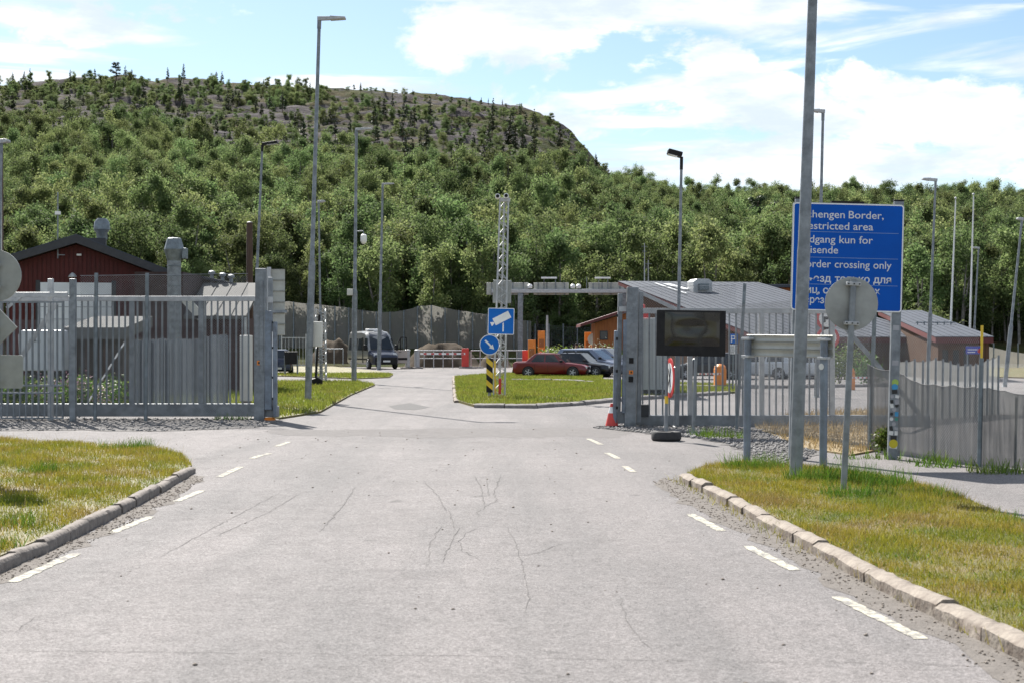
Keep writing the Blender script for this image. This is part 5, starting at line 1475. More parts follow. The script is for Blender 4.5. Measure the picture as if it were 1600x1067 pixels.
# parking sign and red-ringed signs behind the gate
d = 58.0
t = thing('parking_sign', 'blue parking sign with a small plate below behind the right gate', 'sign', (WX(1145, d), d, 0), 0, R(.6))
MB().tube((0, .04, 0), (0, .04, WZ(522, d)), .035, None, 8).build('post', galv_dk, t, smooth=True)
w2 = 7 * d / FP
MB().box(-w2, w2, 0, .02, WZ(537, d), WZ(522, d)).build('sign_plate', bluel, t, bevel=.01)
text_mesh('P', -w2 * .5, w2 * .5, WZ(535, d), 11 * d / FP, white, t, -.004)
o = MB().box(-w2 * .9, w2 * .9, 0, .02, WZ(553, d), WZ(538.5, d)).build('sub_plate', white, t, bevel=.01)
for k in range(4): zz = WZ(541.5 + k * 3, d); MB().box(-w2 * .65, w2 * (.2 + .12 * (k % 3)), -.003, 0, zz - .012, zz + .012).build('print_line', blackp, o)
d = 40.0
t = thing('red_ring_signs', 'pair of red ringed round signs on one post behind the ribbed board', 'sign', (WX(1292, d), d, 0), 0, R(.8))
MB().tube((0, .04, 0), (0, .04, WZ(483, d)), .035, None, 8).build('post', galv, t, smooth=True)
for k, (yy, xx) in enumerate(((498, -.02), (528, .0))):
    rr = 18 * d / FP; p = ring([(rr, 0), (rr, .02)], 'sign_plate', redp, t, (xx, 0, WZ(yy, d)), 36)
    ring([(rr * .74, -.003), (rr * .74, 0)], 'white_face', white, p, (0, 0, 0), 32)
    if k == 0:
        for sx_ in (-1, 1): MB().lathe([(.05, -.006), (.05, -.003)], 14, (sx_ * .09, 0, -.06), 'y').build('symbol_wheel', blackp, p)
        MB().box(-.14, .14, -.006, -.003, -.03, .05).build('symbol_body', blackp, p)
    else: text_mesh('STOP', -rr * .55, rr * .55, -.05, .1, blackp, p, -.005)
t = thing('street_name_sign', 'small blue direction sign with a red dot by the flagpoles', 'sign', (WX(1522, 56), 56, 0), 0, 0); d = 56
for px in (1512, 1532): MB().tube((WX(px, d) - WX(1522, d), .04, 0), (WX(px, d) - WX(1522, d), .04, WZ(540, d)), .03, None, 8).build('post', galv, t)
MB().box(WX(1509, d) - WX(1522, d), WX(1536, d) - WX(1522, d), 0, .02, WZ(553, d), WZ(541, d)).build('sign_plate', pm('blue_violet', (.05, .07, .4), None, 4, .45), t, bevel=.01)
MB().lathe([(.09, -.004), (.09, 0)], 16, (WX(1531, d) - WX(1522, d), 0, WZ(548, d)), 'y').build('red_dot', redp, t)
for k in range(2): MB().box(-.24, .12 - k * .08, -.004, 0, WZ(546 + 4 * k, d) - .015, WZ(546 + 4 * k, d) + .015).build('print_line', white, t)
t = thing('convex_mirror', 'white backed convex mirror by the wooden cabin', 'mirror', (WX(927, 100), 100, 0)); zc = WZ(530, 100)
MB().tube((0, 0, 0), (0, 0, zc), .05, None, 8).build('post', galv, t)
MB().lathe([(.02, .16), (.25, .1), (.36, 0), (.38, -.02), (.38, -.04)], 20, (0, -.15, zc), 'y').build('mirror_shell', white, t, smooth=True)
t = thing('waste_bin', 'small dark waste bin on two legs beside the left gate post', 'bin', (WX(455, 86), 86, 0)); h_ = WZ(547, 86)
for sx_ in (-.35, .35): MB().tube((sx_, 0, 0), (sx_, 0, h_ * .8), .05, None, 8).build('leg', galv, t)
MB().prism([(-.3, h_ * .45), (.3, h_ * .45), (.36, h_ * .95), (-.36, h_ * .95)], -.25, .25, 'xz').build('bin_body', blackp, t, bevel=.03)
t = thing('broom', 'black broom leaning by the lattice based lamp', 'broom', (WX(493, 64), 64, 0))
MB().tube((0, 0, .2), (.15, .1, 3.0), .05, None, 8).build('handle', blackp, t, smooth=True)
MB().prism([(-.32, .02), (.28, .02), (.3, .3), (.1, .42), (-.25, .3)], -.12, .12, 'xz').build('brush_head', blackp, t, bevel=.04)

# ------------------------------------------------------------------ buildings
def battens(parent, pts, x0, x1, y, ztop, z0, step, w, mat, name='cladding'):
    """upright boards in front of a wall lying along local x; ztop is a function of x"""
    m = MB(); x = x0 + step / 2
    while x < x1:
        m.box(x - w / 2, x + w / 2, y - .022, y + .01, z0, ztop(x) - .01); x += step
    return tag(m.build(name, mat, parent), kind='stuff')
# red garage on the left
d = 57.0; x0 = WX(120, d)
t = thing('red_garage', 'dark red wooden garage with white roller door behind the left gate', 'building', (x0, d, 0), R(13))
g = lambda px: WX(px, d) - x0
eL, eR, zA = WZ(417, d), WZ(433, d), WZ(382, d); xl, xr = g(14), g(256)
MB().prism([(xl, 0), (xr, 0), (xr, eR), (0, zA), (xl, eL)], 0, 8, 'xz').build('wall', barn_red, t)
battens(t, None, xl, xr, 0, lambda x: (zA + (eL - zA) * (x / xl)) if x < 0 else (zA + (eR - zA) * (x / xr)), 0.1, .16, .12, barn_red)
for (a, b, xe) in ((zA, eL, xl - .45), (zA, eR, xr + .4)):
    sl_ = (b - a) / (xl if xe < 0 else xr); ze = a + sl_ * xe
    r_ = MB().prism([(0, a + .02), (xe, ze + .02), (xe, ze + .30), (0, a + .32)], -.55, 8.4, 'xz').build('roof', dark_trim, t)
    MB().prism([(0, a + .323), (xe, ze + .303), (xe, ze + .33), (0, a + .35)], -.5, 8.4, 'xz').build('roof_sheet', roof_metal, r_)
dx0, dx1, dz = g(62), g(176), WZ(442, d)
dr = thing('dummy', 'x y z w', 'x') if False else MB().box(dx0, dx1, -.06, -.03, 0, dz).build('roller_door', door_white, t)
for k in range(1, 9): MB().box(dx0 + .02, dx1 - .02, -.068, -.06, dz * k / 9 - .012, dz * k / 9 + .012).build('door_joint', pm('joint_grey', (.3, .31, .33), None, 5, .6), dr)
MB().box(dx0 + .35, dx0 + .42, -.09, -.06, 1.0, 1.25).build('handle', blackp, dr)
for a in (dx0, dx1): MB().box(a - .08, a + .08, -.075, -.025, 0, dz + .08).build('door_frame', dark_trim, t)
MB().lathe([(.03, .12), (.1, .06), (.16, -.02), (.15, -.05), (.01, -.05)], 14, (g(114), -.25, WZ(432, d))).build('wall_lamp', galv_wh, t, smooth=True)
MB().box(g(120), g(127), -.08, -.02, WZ(400, d), WZ(397, d)).build('vent_plate', white, t)
MB().tube((g(92), -.2, WZ(405, d)), (g(92), -.2, WZ(302, d)), .025, None, 6).build('aerial', galv, t)
MB().box(g(92) - .1, g(92) + .1, -.28, -.12, WZ(337, d), WZ(332, d)).build('aerial_box', white, t)
for zz in (400, 378): MB().box(g(92), g(92) + .25, -.22, -.18, WZ(zz, d), WZ(zz, d) + .03).build('aerial_bracket', galv, t)
MB().box(g(130), g(157), 5.0, 6.2, WZ(405, d), WZ(372, 62)).build('chimney', dark_trim, t)
MB().lathe([(.22, 0), (.22, .25), (.33, .4), (.3, .7), (.18, .85), (.01, .86)], 12, (g(150), 5.5, WZ(373, 62))).build('chimney_hood', galv_dk, t, smooth=True)
MB().lathe([(.12, 0), (.15, .1), (.1, .2), (.01, .25)], 10, (g(13), .6, eL + .2)).build('roof_vent', white, t, smooth=True)
# annex with sheet roof
d = 55.0; x0 = WX(210, d)
t = thing('garage_annex', 'low dark annex with pale sheet roof right of the red garage', 'building', (x0, d, 0)); g = lambda px: WX(px, d) - x0
MB().box(0, g(383), 0, 6, 0, WZ(497, d)).build('wall', pm('annex_wall', (.055, .022, .018), (.04, .017, .014), 4, .8, bump=.2), t)
MB().box(0, g(286), .02, 6, WZ(497, d), WZ(425, d)).build('upper_wall', pm('annex_dark', (.05, .028, .024), (.035, .02, .018), 4, .8), t)
za, zb_ = WZ(499, d), WZ(447, d + 3)
r_ = MB().prism([(-.35, za), (3.2, zb_), (3.2, zb_ + .12), (-.35, za + .12)], g(290), g(387), 'yz').build('roof', roof_grey, t)
for k in range(1, 4): xx = g(290) + (g(387) - g(290)) * k / 4; MB().prism([(-.36, za + .12), (3.2, zb_ + .12), (3.2, zb_ + .15), (-.36, za + .15)], xx - .025, xx + .025, 'yz').build('seam', roof_grey, r_)
r_ = MB().prism([(g(262), WZ(420, d)), (g(385), WZ(447, d)), (g(385), WZ(451, d)), (g(262), WZ(424, d))], 3.2, 6.6, 'xz').build('upper_roof', dark_trim, t)
MB().beam((g(292), -.3, WZ(468, d)), (g(318), -.3, WZ(497, d)), .3, .1, (0, 1, 0)).build('barge_board', cream, t)
for px in (302, 320, 334): MB().lathe([(.07, 0), (.07, .3), (.13, .33), (.13, .42), (.03, .46)], 10, (g(px), 3.4, WZ(436 + (px - 302) * .2, d))).build('roof_vent', galv, t, smooth=True)
MB().tube((g(386), -.35, 0), (g(386), -.35, WZ(496, d)), .05, None, 8).build('downpipe', galv_wh, t)
t = thing('vent_stack', 'silver ventilation stack with hexagonal cowl by the red garage', 'chimney', (WX(272, 54), 54, 0)); d = 54
z0, z1, z2, z3 = WZ(460, d), WZ(408, d), WZ(390, d), WZ(373, d)
MB().lathe([(.24, 0), (.24, z1)], 18).build('duct', galv, t, smooth=True)
MB().lathe([(.24, z1 - .02), (.36, z2), (.25, z3), (.2, z3 + .02)], 8).build('cowl', galv_dk, t)
for k in range(5): zz = z1 - .2 - k * .35; MB().lathe([(.245, zz), (.255, zz + .01), (.255, zz + .03), (.245, zz + .04)], 18).build('duct_ring', galv_dk, t)
MB().box(.28, .45, -.1, .2, WZ(405, d), WZ(388, d)).build('side_cowl', galv_dk, t, bevel=.02)
MB().box(-.3, .3, -.3, .3, 0, .25).build('base', conc_grey, t)
# small white trailer and low shed behind the left gate
d = 46.0
t = thing('white_trailer', 'white box trailer behind the far left gate bars', 'trailer', (WX(64, d), d, 0)); g = lambda px: (px - 64) * d / FP
zb_, zt = WZ(579, d), WZ(516, d)
MB().prism([(g(30), zb_), (g(98), zb_), (g(101), zb_ + .5), (g(96), zt), (g(34), zt), (g(28), zt - .15)], 0, 2.2, 'xz').build('body', pm('trailer_white', (.52, .54, .58), (.46, .48, .52), 2, .4), t, bevel=.03)
MB().box(g(46), g(56), -.004, 0, WZ(534, d), WZ(531, d)).build('lettering_dark', blackp, t); MB().box(g(57), g(64), -.004, 0, WZ(534, d), WZ(532, d)).build('lettering_grey', greyback, t)
for xx in (-.45, .45):
    for yy in (.12, 2.08): w_ = MB().lathe([(.1, -.09), (.27, -.09), (.29, 0), (.27, .09), (.1, .09)], 18, (0, 0, 0), 'y').build('wheel', rubber, t, smooth=True); w_.location = (xx, yy, .29)
MB().box(g(36), g(92), .2, 2.0, zb_ - .35, zb_ + .02).build('chassis', dark_trim, t)
MB().tube((g(98), 1.1, .55), (g(98) + 1.1, 1.1, .5), .05, None, 8).build('drawbar', galv, t); MB().tube((g(98) + 1.0, 1.1, 0), (g(98) + 1.0, 1.1, .6), .035, None, 8).build('jockey_leg', galv, t)
t = thing('low_shed', 'low shed with pale fascia and brown walls behind the left gate', 'shed', (WX(150, 47), 47, 0)); d = 47; g = lambda px: (px - 150) * d / FP
MB().box(g(106), g(192), 0, 3, 0, WZ(528, d)).build('wall', pm('shed_brown', (.09, .075, .065), (.06, .05, .045), 6, .85, bump=.3, stretch=(1, 1, 6)), t)
MB().prism([(-.3, WZ(530, d)), (-.3, WZ(512, d)), (3.2, WZ(512, d) + .4), (3.2, WZ(530, d) + .4)], g(103), g(200), 'yz').build('roof_fascia', pm('fascia_cream', (.15, .15, .145), (.12, .12, .115), 4, .9, spec=.1), t)
for k in range(1, 6): xx = g(106) + (g(192) - g(106)) * k / 6; MB().box(xx - .03, xx + .03, -.03, .01, 0, WZ(530, d)).build('stud', pole_wood, t)
t = thing('utility_cabinet', 'cream utility cabinet just left of the left gate post', 'cabinet', (WX(383, 42), 42, 0)); d = 42
MB().box(-.15, .15, 0, .35, .25, WZ(524, d)).build('cabinet', cream, t, bevel=.015)
MB().box(-.12, .12, .08, .3, 0, .25).build('plinth', conc_grey, t); MB().box(-.12, .12, -.01, 0, .5, 1.7).build('door', cream, t, bevel=.004)
t = thing('site_container', 'pale container behind the bars right of the right gate post', 'container', (WX(1020, 52), 52, 0)); d = 52; g = lambda px: (px - 1020) * d / FP
MB().box(g(996), g(1042), 0, 5, .25, WZ(497, d)).build('body', pm('container_grey', (.36, .38, .38), (.3, .32, .32), 2, .55), t, bevel=.03)
for k in range(1, 8): xx = g(996) + (g(1042) - g(996)) * k / 8; MB().box(xx - .012, xx + .012, -.015, 0, .35, WZ(500, d)).build('rib', greyback, t)
MB().box(g(996), g(1042), .1, 4.8, 0, .25).build('skid', dark_trim, t)
o = MB().box(g(1000), g(1014), -.05, -.02, WZ(497, d), WZ(484, d)).build('red_panel', redp, t); MB().box(g(1001), g(1005), -.06, -.05, WZ(495, d), WZ(489, d)).build('white_mark', white, o)
MB().lathe([(.12, 0), (.12, .12), (.02, .2)], 12, (g(1003), .1, WZ(483, d))).build('beacon', redp, t, smooth=True)

def shed(name, label, P0, P1, z0, z1, L, wall_in=.7, snow=True, seam_step=.55, flip=1):
    """long single-pitch building: high edge starts at P0 (height z0), low edge at P1 (z1), running L metres to the right"""
    P0, P1 = Vector(P0), Vector(P1); t = thing(name, label, 'building', (P0.x, P0.y, 0))
    u = P1 - P0; S_ = u.length; u /= S_; v = Vector((-u.y, u.x)); 
    if v.x < 0: v = -v
    t.rotation_euler = (0, 0, math.atan2(v.y, v.x))
    # local frame: x along the eave (v), y = away from camera; slope runs along -y from 0 (high) to -S_
    th = .28
    def Z(y): return z0 + (z1 - z0) * (-y / S_)
    MB().prism([(0, z0 - th), (-S_, z1 - th), (-S_, z1), (0, z0)], 0, L, 'yz').build('roof', roof_red, t)
    r_ = MB().prism([(.05, z0 + .004), (-S_ - .05, z1 + .004), (-S_ - .05, z1 + .03), (.05, z0 + .03)], -.02, L + .02, 'yz').build('roof_sheet', roof_metal, t)
    m = MB(); x = seam_step
    while x < L: m.prism([(.05, z0 + .03), (-S_ - .05, z1 + .03), (-S_ - .05, z1 + .055), (.05, z0 + .055)], x - .02, x + .02, 'yz'); x += seam_step
    tag(m.build('roof_seams', roof_metal, r_), kind='stuff')
    w_ = wall_in
    MB().prism([(0 - w_, 0), (-S_ + w_, 0), (-S_ + w_, Z(-S_ + w_) - th), (-w_, Z(-w_) - th)], w_ * .6, L - w_ * .6, 'yz').build('wall', wood_shaded, t)
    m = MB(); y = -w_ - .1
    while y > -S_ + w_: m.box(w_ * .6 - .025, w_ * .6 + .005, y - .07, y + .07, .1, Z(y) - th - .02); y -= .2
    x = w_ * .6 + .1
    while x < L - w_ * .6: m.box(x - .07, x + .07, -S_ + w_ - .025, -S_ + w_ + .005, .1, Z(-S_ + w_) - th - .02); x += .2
    tag(m.build('cladding', wood_shaded, t), kind='stuff')
    if snow:
        yy = -S_ * .62; MB().tube((.3, yy, Z(yy) + .16), (L - .3, yy, Z(yy) + .16), .03, None, 6).build('snow_rail', galv_dk, t)
        m = MB(); x = .4
        while x < L - .3: m.box(x - .03, x + .03, yy - .05, yy + .05, Z(yy), Z(yy) + .2); x += .35
        tag(m.build('snow_brackets', galv_dk, t), kind='stuff')
    return t, Z, S_
t, Z, S_ = shed('station_building', 'orange wooden station building under a long grey metal roof', (WX(966, 112), 112), (WX(1188, 84), 84), WZ(440, 112), WZ(527, 84), 10.8)
o = MB().prism([(3.3, .0), (4.9, 0), (4.9, 1.0), (4.6, 1.25), (3.6, 1.25), (3.3, 1.0)], -7.0, -5.6, 'xz').build('roof_duct', galv_wh, t, bevel=.03); o.location = (0.6, 0, Z(-6.2) - .1); o.scale = (.85, 1, .75)
MB().box(3.7, 4.5, -7.3, -7.0, .2, .8).build('duct_mouth', galv_dk, o)
MB().beam((2.2, -2, Z(-2) + .1), (2.4, -8.5, Z(-8.5) + .1), .12, .06).build('roof_ladder', white, t)
MB().beam((2.9, -2.4, Z(-2.4) + .1), (3.3, -6.0, Z(-6.0) + .1), .5, .06).build('roof_light', white, t)
for k in range(3): MB().box(2.0 + k * 1.6, 2.9 + k * 1.6, -S_ + .63, -S_ + .68, .6, 1.35).build('window', glass_dk, t)
t, Z, S_ = shed('station_building', 'smaller orange building with grey roof left of the flagpoles', (WX(1372, 98), 98), (WX(1462, 74), 74), WZ(486, 98), WZ(527, 74), 2.7, .3, True, .4)
for k in range(3): MB().box(.35 + k * .5, .62 + k * .5, -S_ + .22, -S_ + .27, .55, 1.5).build('window', glass_dk, t)
d = 97.0
t = thing('wooden_cabin', 'orange plank cabin with red eaves behind the parked cars', 'building', (WX(930, d), d, 0)); g = lambda px: (px - 930) * d / FP
zl, zr_ = WZ(504, d), WZ(489, d)
MB().prism([(0, 0), (g(990), 0), (g(990), WZ(486, d)), (0, WZ(505, d))], 0, 5, 'xz').build('wall', wood_or, t)
battens(t, None, 0, g(990), 0, lambda x: WZ(505, d) + (WZ(486, d) - WZ(505, d)) * x / g(990), .1, .22, .16, wood_or)
MB().prism([(g(906), WZ(511, d)), (g(990), WZ(484, d)), (g(990), WZ(479, d)), (g(906), WZ(506.5, d))], -.9, 5.4, 'xz').build('roof', roof_red, t)
wn_ = MB().box(g(937), g(949.5), -.06, -.02, WZ(531, d), WZ(517, d)).build('window', dark_trim, t); MB().box(g(938.5), g(948), -.065, -.06, WZ(529.5, d), WZ(518.5, d)).build('pane', glass_dk, wn_)
MB().box(g(930) - .02, g(930) + .14, -.05, -.0, 0, WZ(505, d)).build('corner_board', wood_or, t)
d = 122.0
t = thing('rear_building', 'low orange building with grey roof edge behind the station roof', 'building', (WX(1128, d), d, 0)); g = lambda px: (px - 1128) * d / FP
MB().box(g(1140), g(1290), 0, 3, 0, WZ(450, d)).build('wall', wood_or, t)
MB().box(g(1130), g(1300), -.6, 3.5, WZ(450, d), WZ(445, d)).build('roof', roof_metal, t, bevel=.03); MB().prism([(g(1112), WZ(452, d)), (g(1130), WZ(443, d)), (g(1130), WZ(446, d)), (g(1112), WZ(455, d))], -.5, 3, 'xz').build('eave', roof_red, t)
battens(t, None, g(1140), g(1290), 0, lambda x: WZ(450, d), .1, .22, .16, wood_or)

# ------------------------------------------------------------------ vehicles
tyre_me = MB().lathe([(.17, -.10), (.27, -.10), (.30, -.07), (.305, 0), (.30, .07), (.27, .10), (.17, .10)], 22, (0, 0, 0), 'y').mesh('tyre', rubber, smooth=45)
rim_me = None
def _rim():
    m = MB(); m.lathe([(.01, -.085), (.05, -.085), (.06, -.06), (.17, -.05), (.19, -.085), (.195, -.06), (.195, .06), (.01, .06)], 20, (0, 0, 0), 'y')
    for k in range(5):
        a = 2 * math.pi * k / 5; m.beam((.04 * math.cos(a), -.08, .04 * math.sin(a)), (.18 * math.cos(a), -.075, .18 * math.sin(a)), .055, .03, (0, 1, 0))
    return m.mesh('rim', rim_m)
rim_me = _rim()
def facepane(c, u0, u1, v0, v1, off, name, mat, parent, n=None):
    """pane lying just off a quad face: corners base-a, base-b, top-b, top-a"""
    c = [Vector(q) for q in c]; nrm = (c[1] - c[0]).cross(c[3] - c[0]).normalized()
    def at(u, v): return c[0].lerp(c[1], u).lerp(c[3].lerp(c[2], u), v)
    mid = at(.5, .5)
    if n is not None and nrm.dot(Vector(n)) < 0: nrm = -nrm
    q = [at(u0, v0), at(u1, v0), at(u1, v1), at(u0, v1)]
    return MB().add([p + nrm * off for p in q] + [p - nrm * .01 for p in q], [(0, 1, 2, 3), (7, 6, 5, 4), (0, 4, 5, 1), (1, 5, 6, 2), (2, 6, 7, 3), (3, 7, 4, 0)]).build(name, mat, parent)
STY = {
    'sedan': dict(top=[(0, .60), (.015, .66), (.06, .73), (.27, .845), (.35, .875), (.55, .90), (.80, .915), (.95, .90), (.985, .87), (1, .76)], cab=(.28, .42, .70, .845), belt=.875),
    'hatch': dict(top=[(0, .55), (.015, .64), (.06, .76), (.22, .90), (.32, .94), (.55, .97), (.80, 1.0), (.96, 1.0), (.985, .95), (1, .8)], cab=(.20, .40, .86, .985), belt=.95),
}
def car(label, x, y, rz, L, W, H, paint, style='sedan', rack=False):
    s = STY[style]; t = thing('parked_car', label, 'car', (x, y, 0), rz)
    k = H / (1.40 if style == 'sedan' else 1.52)
    hw = W / 2
    def wf(u): return 1 - .16 * max(0, 1 - u / .06) ** 1.5 - .13 * max(0, (u - .94) / .06) ** 1.5
    secs = []
    us = sorted(set([u for u, _ in s['top']] + [.03, .12, .18, .45, .65, .72, .88, .92]))
    for u in us:
        zt = lerp_tab(s['top'], u) * k; zb = (.20 + .12 * max(0, 1 - u / .03) + .12 * max(0, (u - .97) / .03)) * k; w_ = hw * wf(u); X = L / 2 - u * L; zm = zb + (zt - zb) * .45
        secs.append([(X, -w_ * .85, zb), (X, w_ * .85, zb), (X, w_ * .97, zb + .10 * k), (X, w_, zm), (X, w_ * .985, zt - .09 * k), (X, w_ * .90, zt - .015), (X, w_ * .5, zt + .012), (X, -w_ * .5, zt + .012), (X, -w_ * .90, zt - .015), (X, -w_ * .985, zt - .09 * k), (X, -w_, zm), (X, -w_ * .97, zb + .10 * k)])
    MB().loft(secs).build('body', paint, t, smooth=38)
    f0, f1, r1, r0 = s['cab']; zb = s['belt'] * k - .03; zt = H; X = lambda u: L / 2 - u * L; wb, wt = hw * .93, hw * .74
    B = [(X(f0), -wb * .93, zb - .02), (X(r0), -wb * .95, zb), (X(r0), wb * .95, zb), (X(f0), wb * .93, zb - .02)]; T = [(X(f1), -wt, zt - .03), (X(r1), -wt, zt - .03), (X(r1), wt, zt - .03), (X(f1), wt, zt - .03)]
    cb = MB(); cb.add(B + T, [(0, 1, 5, 4), (1, 2, 6, 5), (2, 3, 7, 6), (3, 0, 4, 7), (0, 3, 2, 1)]); M0 = [(X(f1 + .06), -wt * .8, zt), (X(r1 - .06), -wt * .8, zt), (X(r1 - .06), wt * .8, zt), (X(f1 + .06), wt * .8, zt)]
    cb.add(T + M0, [(4, 5, 6, 7), (0, 1, 5, 4), (1, 2, 6, 5), (2, 3, 7, 6), (3, 0, 4, 7)])
    cb.build('cabin', paint, t, bevel=.035)
    for sy, (a, b, c, e) in ((-1, (B[0], B[1], T[1], T[0])), (1, (B[3], B[2], T[2], T[3]))):
        n = (0, sy, .3)
        facepane((a, b, c, e), .14, .49, .12, .88, .008, 'side_window', glass_dk, t, n); facepane((a, b, c, e), .53, .86, .12, .88, .008, 'side_window', glass_dk, t, n)
    facepane((B[0], B[3], T[3], T[0]), .06, .94, .08, .93, .008, 'windscreen', glass_dk, t, (1, 0, .3)); facepane((B[1], B[2], T[2], T[1]), .08, .92, .15, .9, .008, 'rear_window', glass_dk, t, (-1, 0, .3))
    rw = .305 * k
    for u in (.185, .785):
        for sy in (-1, 1):
            ar = MB().lathe([(.01, -.006), (rw * 1.18, -.006), (rw * 1.18, .02)], 22, (0, 0, 0), 'y').build('wheel_arch', blackp, t); ar.location = (X(u), sy * (hw + .0), rw * 1.02); ar.rotation_euler = (0, 0, 0 if sy < 0 else math.pi)
            wh = linked('wheel', tyre_me, t, (X(u), sy * (hw - .03), rw), (0, 0, 0 if sy < 0 else math.pi), (k, 1, k)); linked('rim', rim_me, wh, (0, -.03, 0))
    zt0 = lerp_tab(s['top'], .02) * k
    for sy in (-1, 1):
        o = MB().box(-.05, .03, -.19, .19, -.07, .06).build('headlight', lampglass, t, bevel=.02); o.location = (X(.012), sy * hw * .66, zt0 - .06); o.rotation_euler = (0, 0, -sy * .25)
        o = MB().box(-.03, .03, -.16, .16, -.08, .08).build('tail_light', tail_m, t, bevel=.015); o.location = (X(.992), sy * hw * .68, lerp_tab(s['top'], .98) * k - .14)
        MB().prism([(0, 0), (.12, .02), (.13, .12), (.02, .13)], -.08, .08, 'yz').build('mirror', blackp, t, bevel=.02).location = (X(f0 + .06), sy * (hw * .96) - (.13 if sy < 0 else 0), zb + .02)
    MB().box(-.03, .035, -hw * .4, hw * .4, -.07, .07).build('grille', blackp, t, bevel=.015).location = (X(.006), 0, zt0 - .10)
    MB().box(-.06, .05, -hw * .84, hw * .84, -.1, .1).build('front_bumper', blackp if style == 'sedan' else paint, t, bevel=.04).location = (X(.004), 0, .36 * k)
    MB().box(-.05, .06, -hw * .84, hw * .84, -.1, .1).build('rear_bumper', blackp if style == 'sedan' else paint, t, bevel=.04).location = (X(.996), 0, .38 * k)
    for u, sg in ((-.009, 1), (1.009, -1)): MB().box(-.012, .012, -.25, .25, -.055, .055).build('number_plate', plate_m, t).location = (X(u) + .02 * sg, 0, .40 * k)
    for sy in (-1, 1):
        for u in (.30, .52, .70): MB().box(X(u) - .008, X(u) + .008, sy * (hw + .001) - .004, sy * (hw + .001) + .004, .32 * k, zb - .08).build('door_gap', blackp, t)
    if rack:
        for u in (.5, .62): MB().box(X(u) - .03, X(u) + .03, -wt, wt, H + .02, H + .06).build('roof_bar', blackp, t)
    return t
P_red = carpaint('paint_red', (.15, .006, .009), 0.0); P_blk = carpaint('paint_black', (.012, .014, .02)); P_sil = carpaint('paint_silverblue', (.17, .20, .27), .4); P_nav = carpaint('paint_navy', (.015, .022, .05)); P_wht = carpaint('paint_white', (.62, .64, .66), .0); P_gry = carpaint('paint_grey', (.12, .13, .15), .4); P_wine = carpaint('paint_wine', (.2, .02, .03), .1)
car('dark red boxy sedan nearest the grass island', WX(862, 82), 82, R(-11), 3.98, 1.55, 1.29, P_red)
car('black sedan parked just behind the red one', WX(904, 83.5), 83.5, R(-24), 4.1, 1.6, 1.30, P_blk, rack=True)
car('silver blue hatchback parked behind the black sedan', WX(921, 86), 86, R(-26), 4.2, 1.72, 1.5, P_sil, 'hatch')
car('farthest silver car in the parked row by the gate post', WX(942, 89.5), 89.5, R(-28), 4.2, 1.72, 1.52, P_sil, 'hatch')
car('black hatchback behind the right gate bars facing left', WX(1108, 78), 78, R(176), 3.95, 1.6, 1.34, P_blk, 'hatch')
car('white hatchback behind the right gate bars', WX(1184, 79), 79, R(172), 3.6, 1.6, 1.36, P_wht, 'hatch')
car('wine red car glimpsed right of the white one', WX(1235, 82), 82, R(120), 3.9, 1.6, 1.38, P_wine, 'hatch')
car('pale car behind the lamp post and ribbed board', WX(1262, 79), 79, R(170), 3.9, 1.6, 1.3, P_wht)
car('dark grey sedan seen through the left gate bars', WX(362, 84), 84, R(-10), 4.2, 1.65, 1.38, P_gry)
car('navy car half hidden behind the left gate post', WX(432, 90), 90, R(100), 4.3, 1.7, 1.45, P_nav, 'hatch')

# grey van with its door open
d = 108.0
t = thing('parked_van', 'grey high-roofed van facing us with its front door open', 'van', (WX(583, d + 1.5), d + 1.5, 0), R(-67)); L, hw = 5.9, 1.0
top = [(0, .80), (.01, 1.0), (.05, 1.13), (.14, 1.27), (.165, 1.34), (.20, 1.62), (.27, 2.22), (.31, 2.45), (.36, 2.60), (.5, 2.66), (.96, 2.64), (.99, 2.5), (1, 2.3)]
P_van = carpaint('paint_van', (.26, .26, .255), .3)
X = lambda u: L / 2 - u * L
def wid(u): return hw * (1 - .17 * max(0, 1 - u / .07) ** 1.6)
secs = []
for u in [q for q, _ in top] + []:
    zt = lerp_tab(top, u); zb = .32; w_ = wid(u); hi = max(0, min(1, (zt - 1.2) / 1.3)); wt = w_ * (1 - .15 * hi); wm = w_; zm = min(zt - .12, 1.15)
    secs.append([(X(u), -w_ * .9, zb), (X(u), w_ * .9, zb), (X(u), w_, zb + .15), (X(u), wm, zm), (X(u), w_ + (wt - w_) * .75, zt - .14), (X(u), wt * .9, zt - .02), (X(u), 0, zt + .02), (X(u), -wt * .9, zt - .02), (X(u), -(w_ + (wt - w_) * .75), zt - .14), (X(u), -wm, zm), (X(u), -w_, zb + .15)])
k5 = [q for q, _ in top].index(.165)
MB().loft(secs[k5:]).build('body', P_van, t, smooth=35)
MB().loft(secs[:k5 + 1]).build('bonnet', P_nav, t, smooth=35)
facepane(((X(.165), -.86, 1.35), (X(.165), .86, 1.35), (X(.285), .74, 2.28), (X(.285), -.74, 2.28)), .02, .98, .02, .97, .03, 'windscreen', glass_dk, t, (1, 0, .4))
facepane(((X(.284), -.74, 2.29), (X(.284), .74, 2.29), (X(.34), .70, 2.55), (X(.34), -.70, 2.55)), .04, .96, .02, .8, .02, 'roof_cap', P_nav, t, (1, 0, 1))
for u0, u1, nm in ((.20, .33, 'side_window'), (.40, .58, 'side_window'), (.61, .78, 'side_window'), (.81, .95, 'side_window')):
    for sy in (-1, 1):
        facepane(((X(u0), sy * 1.0, 1.3), (X(u1), sy * 1.0, 1.3), (X(u1), sy * .905, 2.15), (X(u0 + (.045 if u0 < .3 else 0)), sy * .905, 2.15)), 0, 1, 0, 1, .012, nm, glass_dk, t, (0, sy, .1))
MB().box(X(.39), X(.36), -1.012, -.99, .42, 2.2).build('open_door_gap', blackp, t)
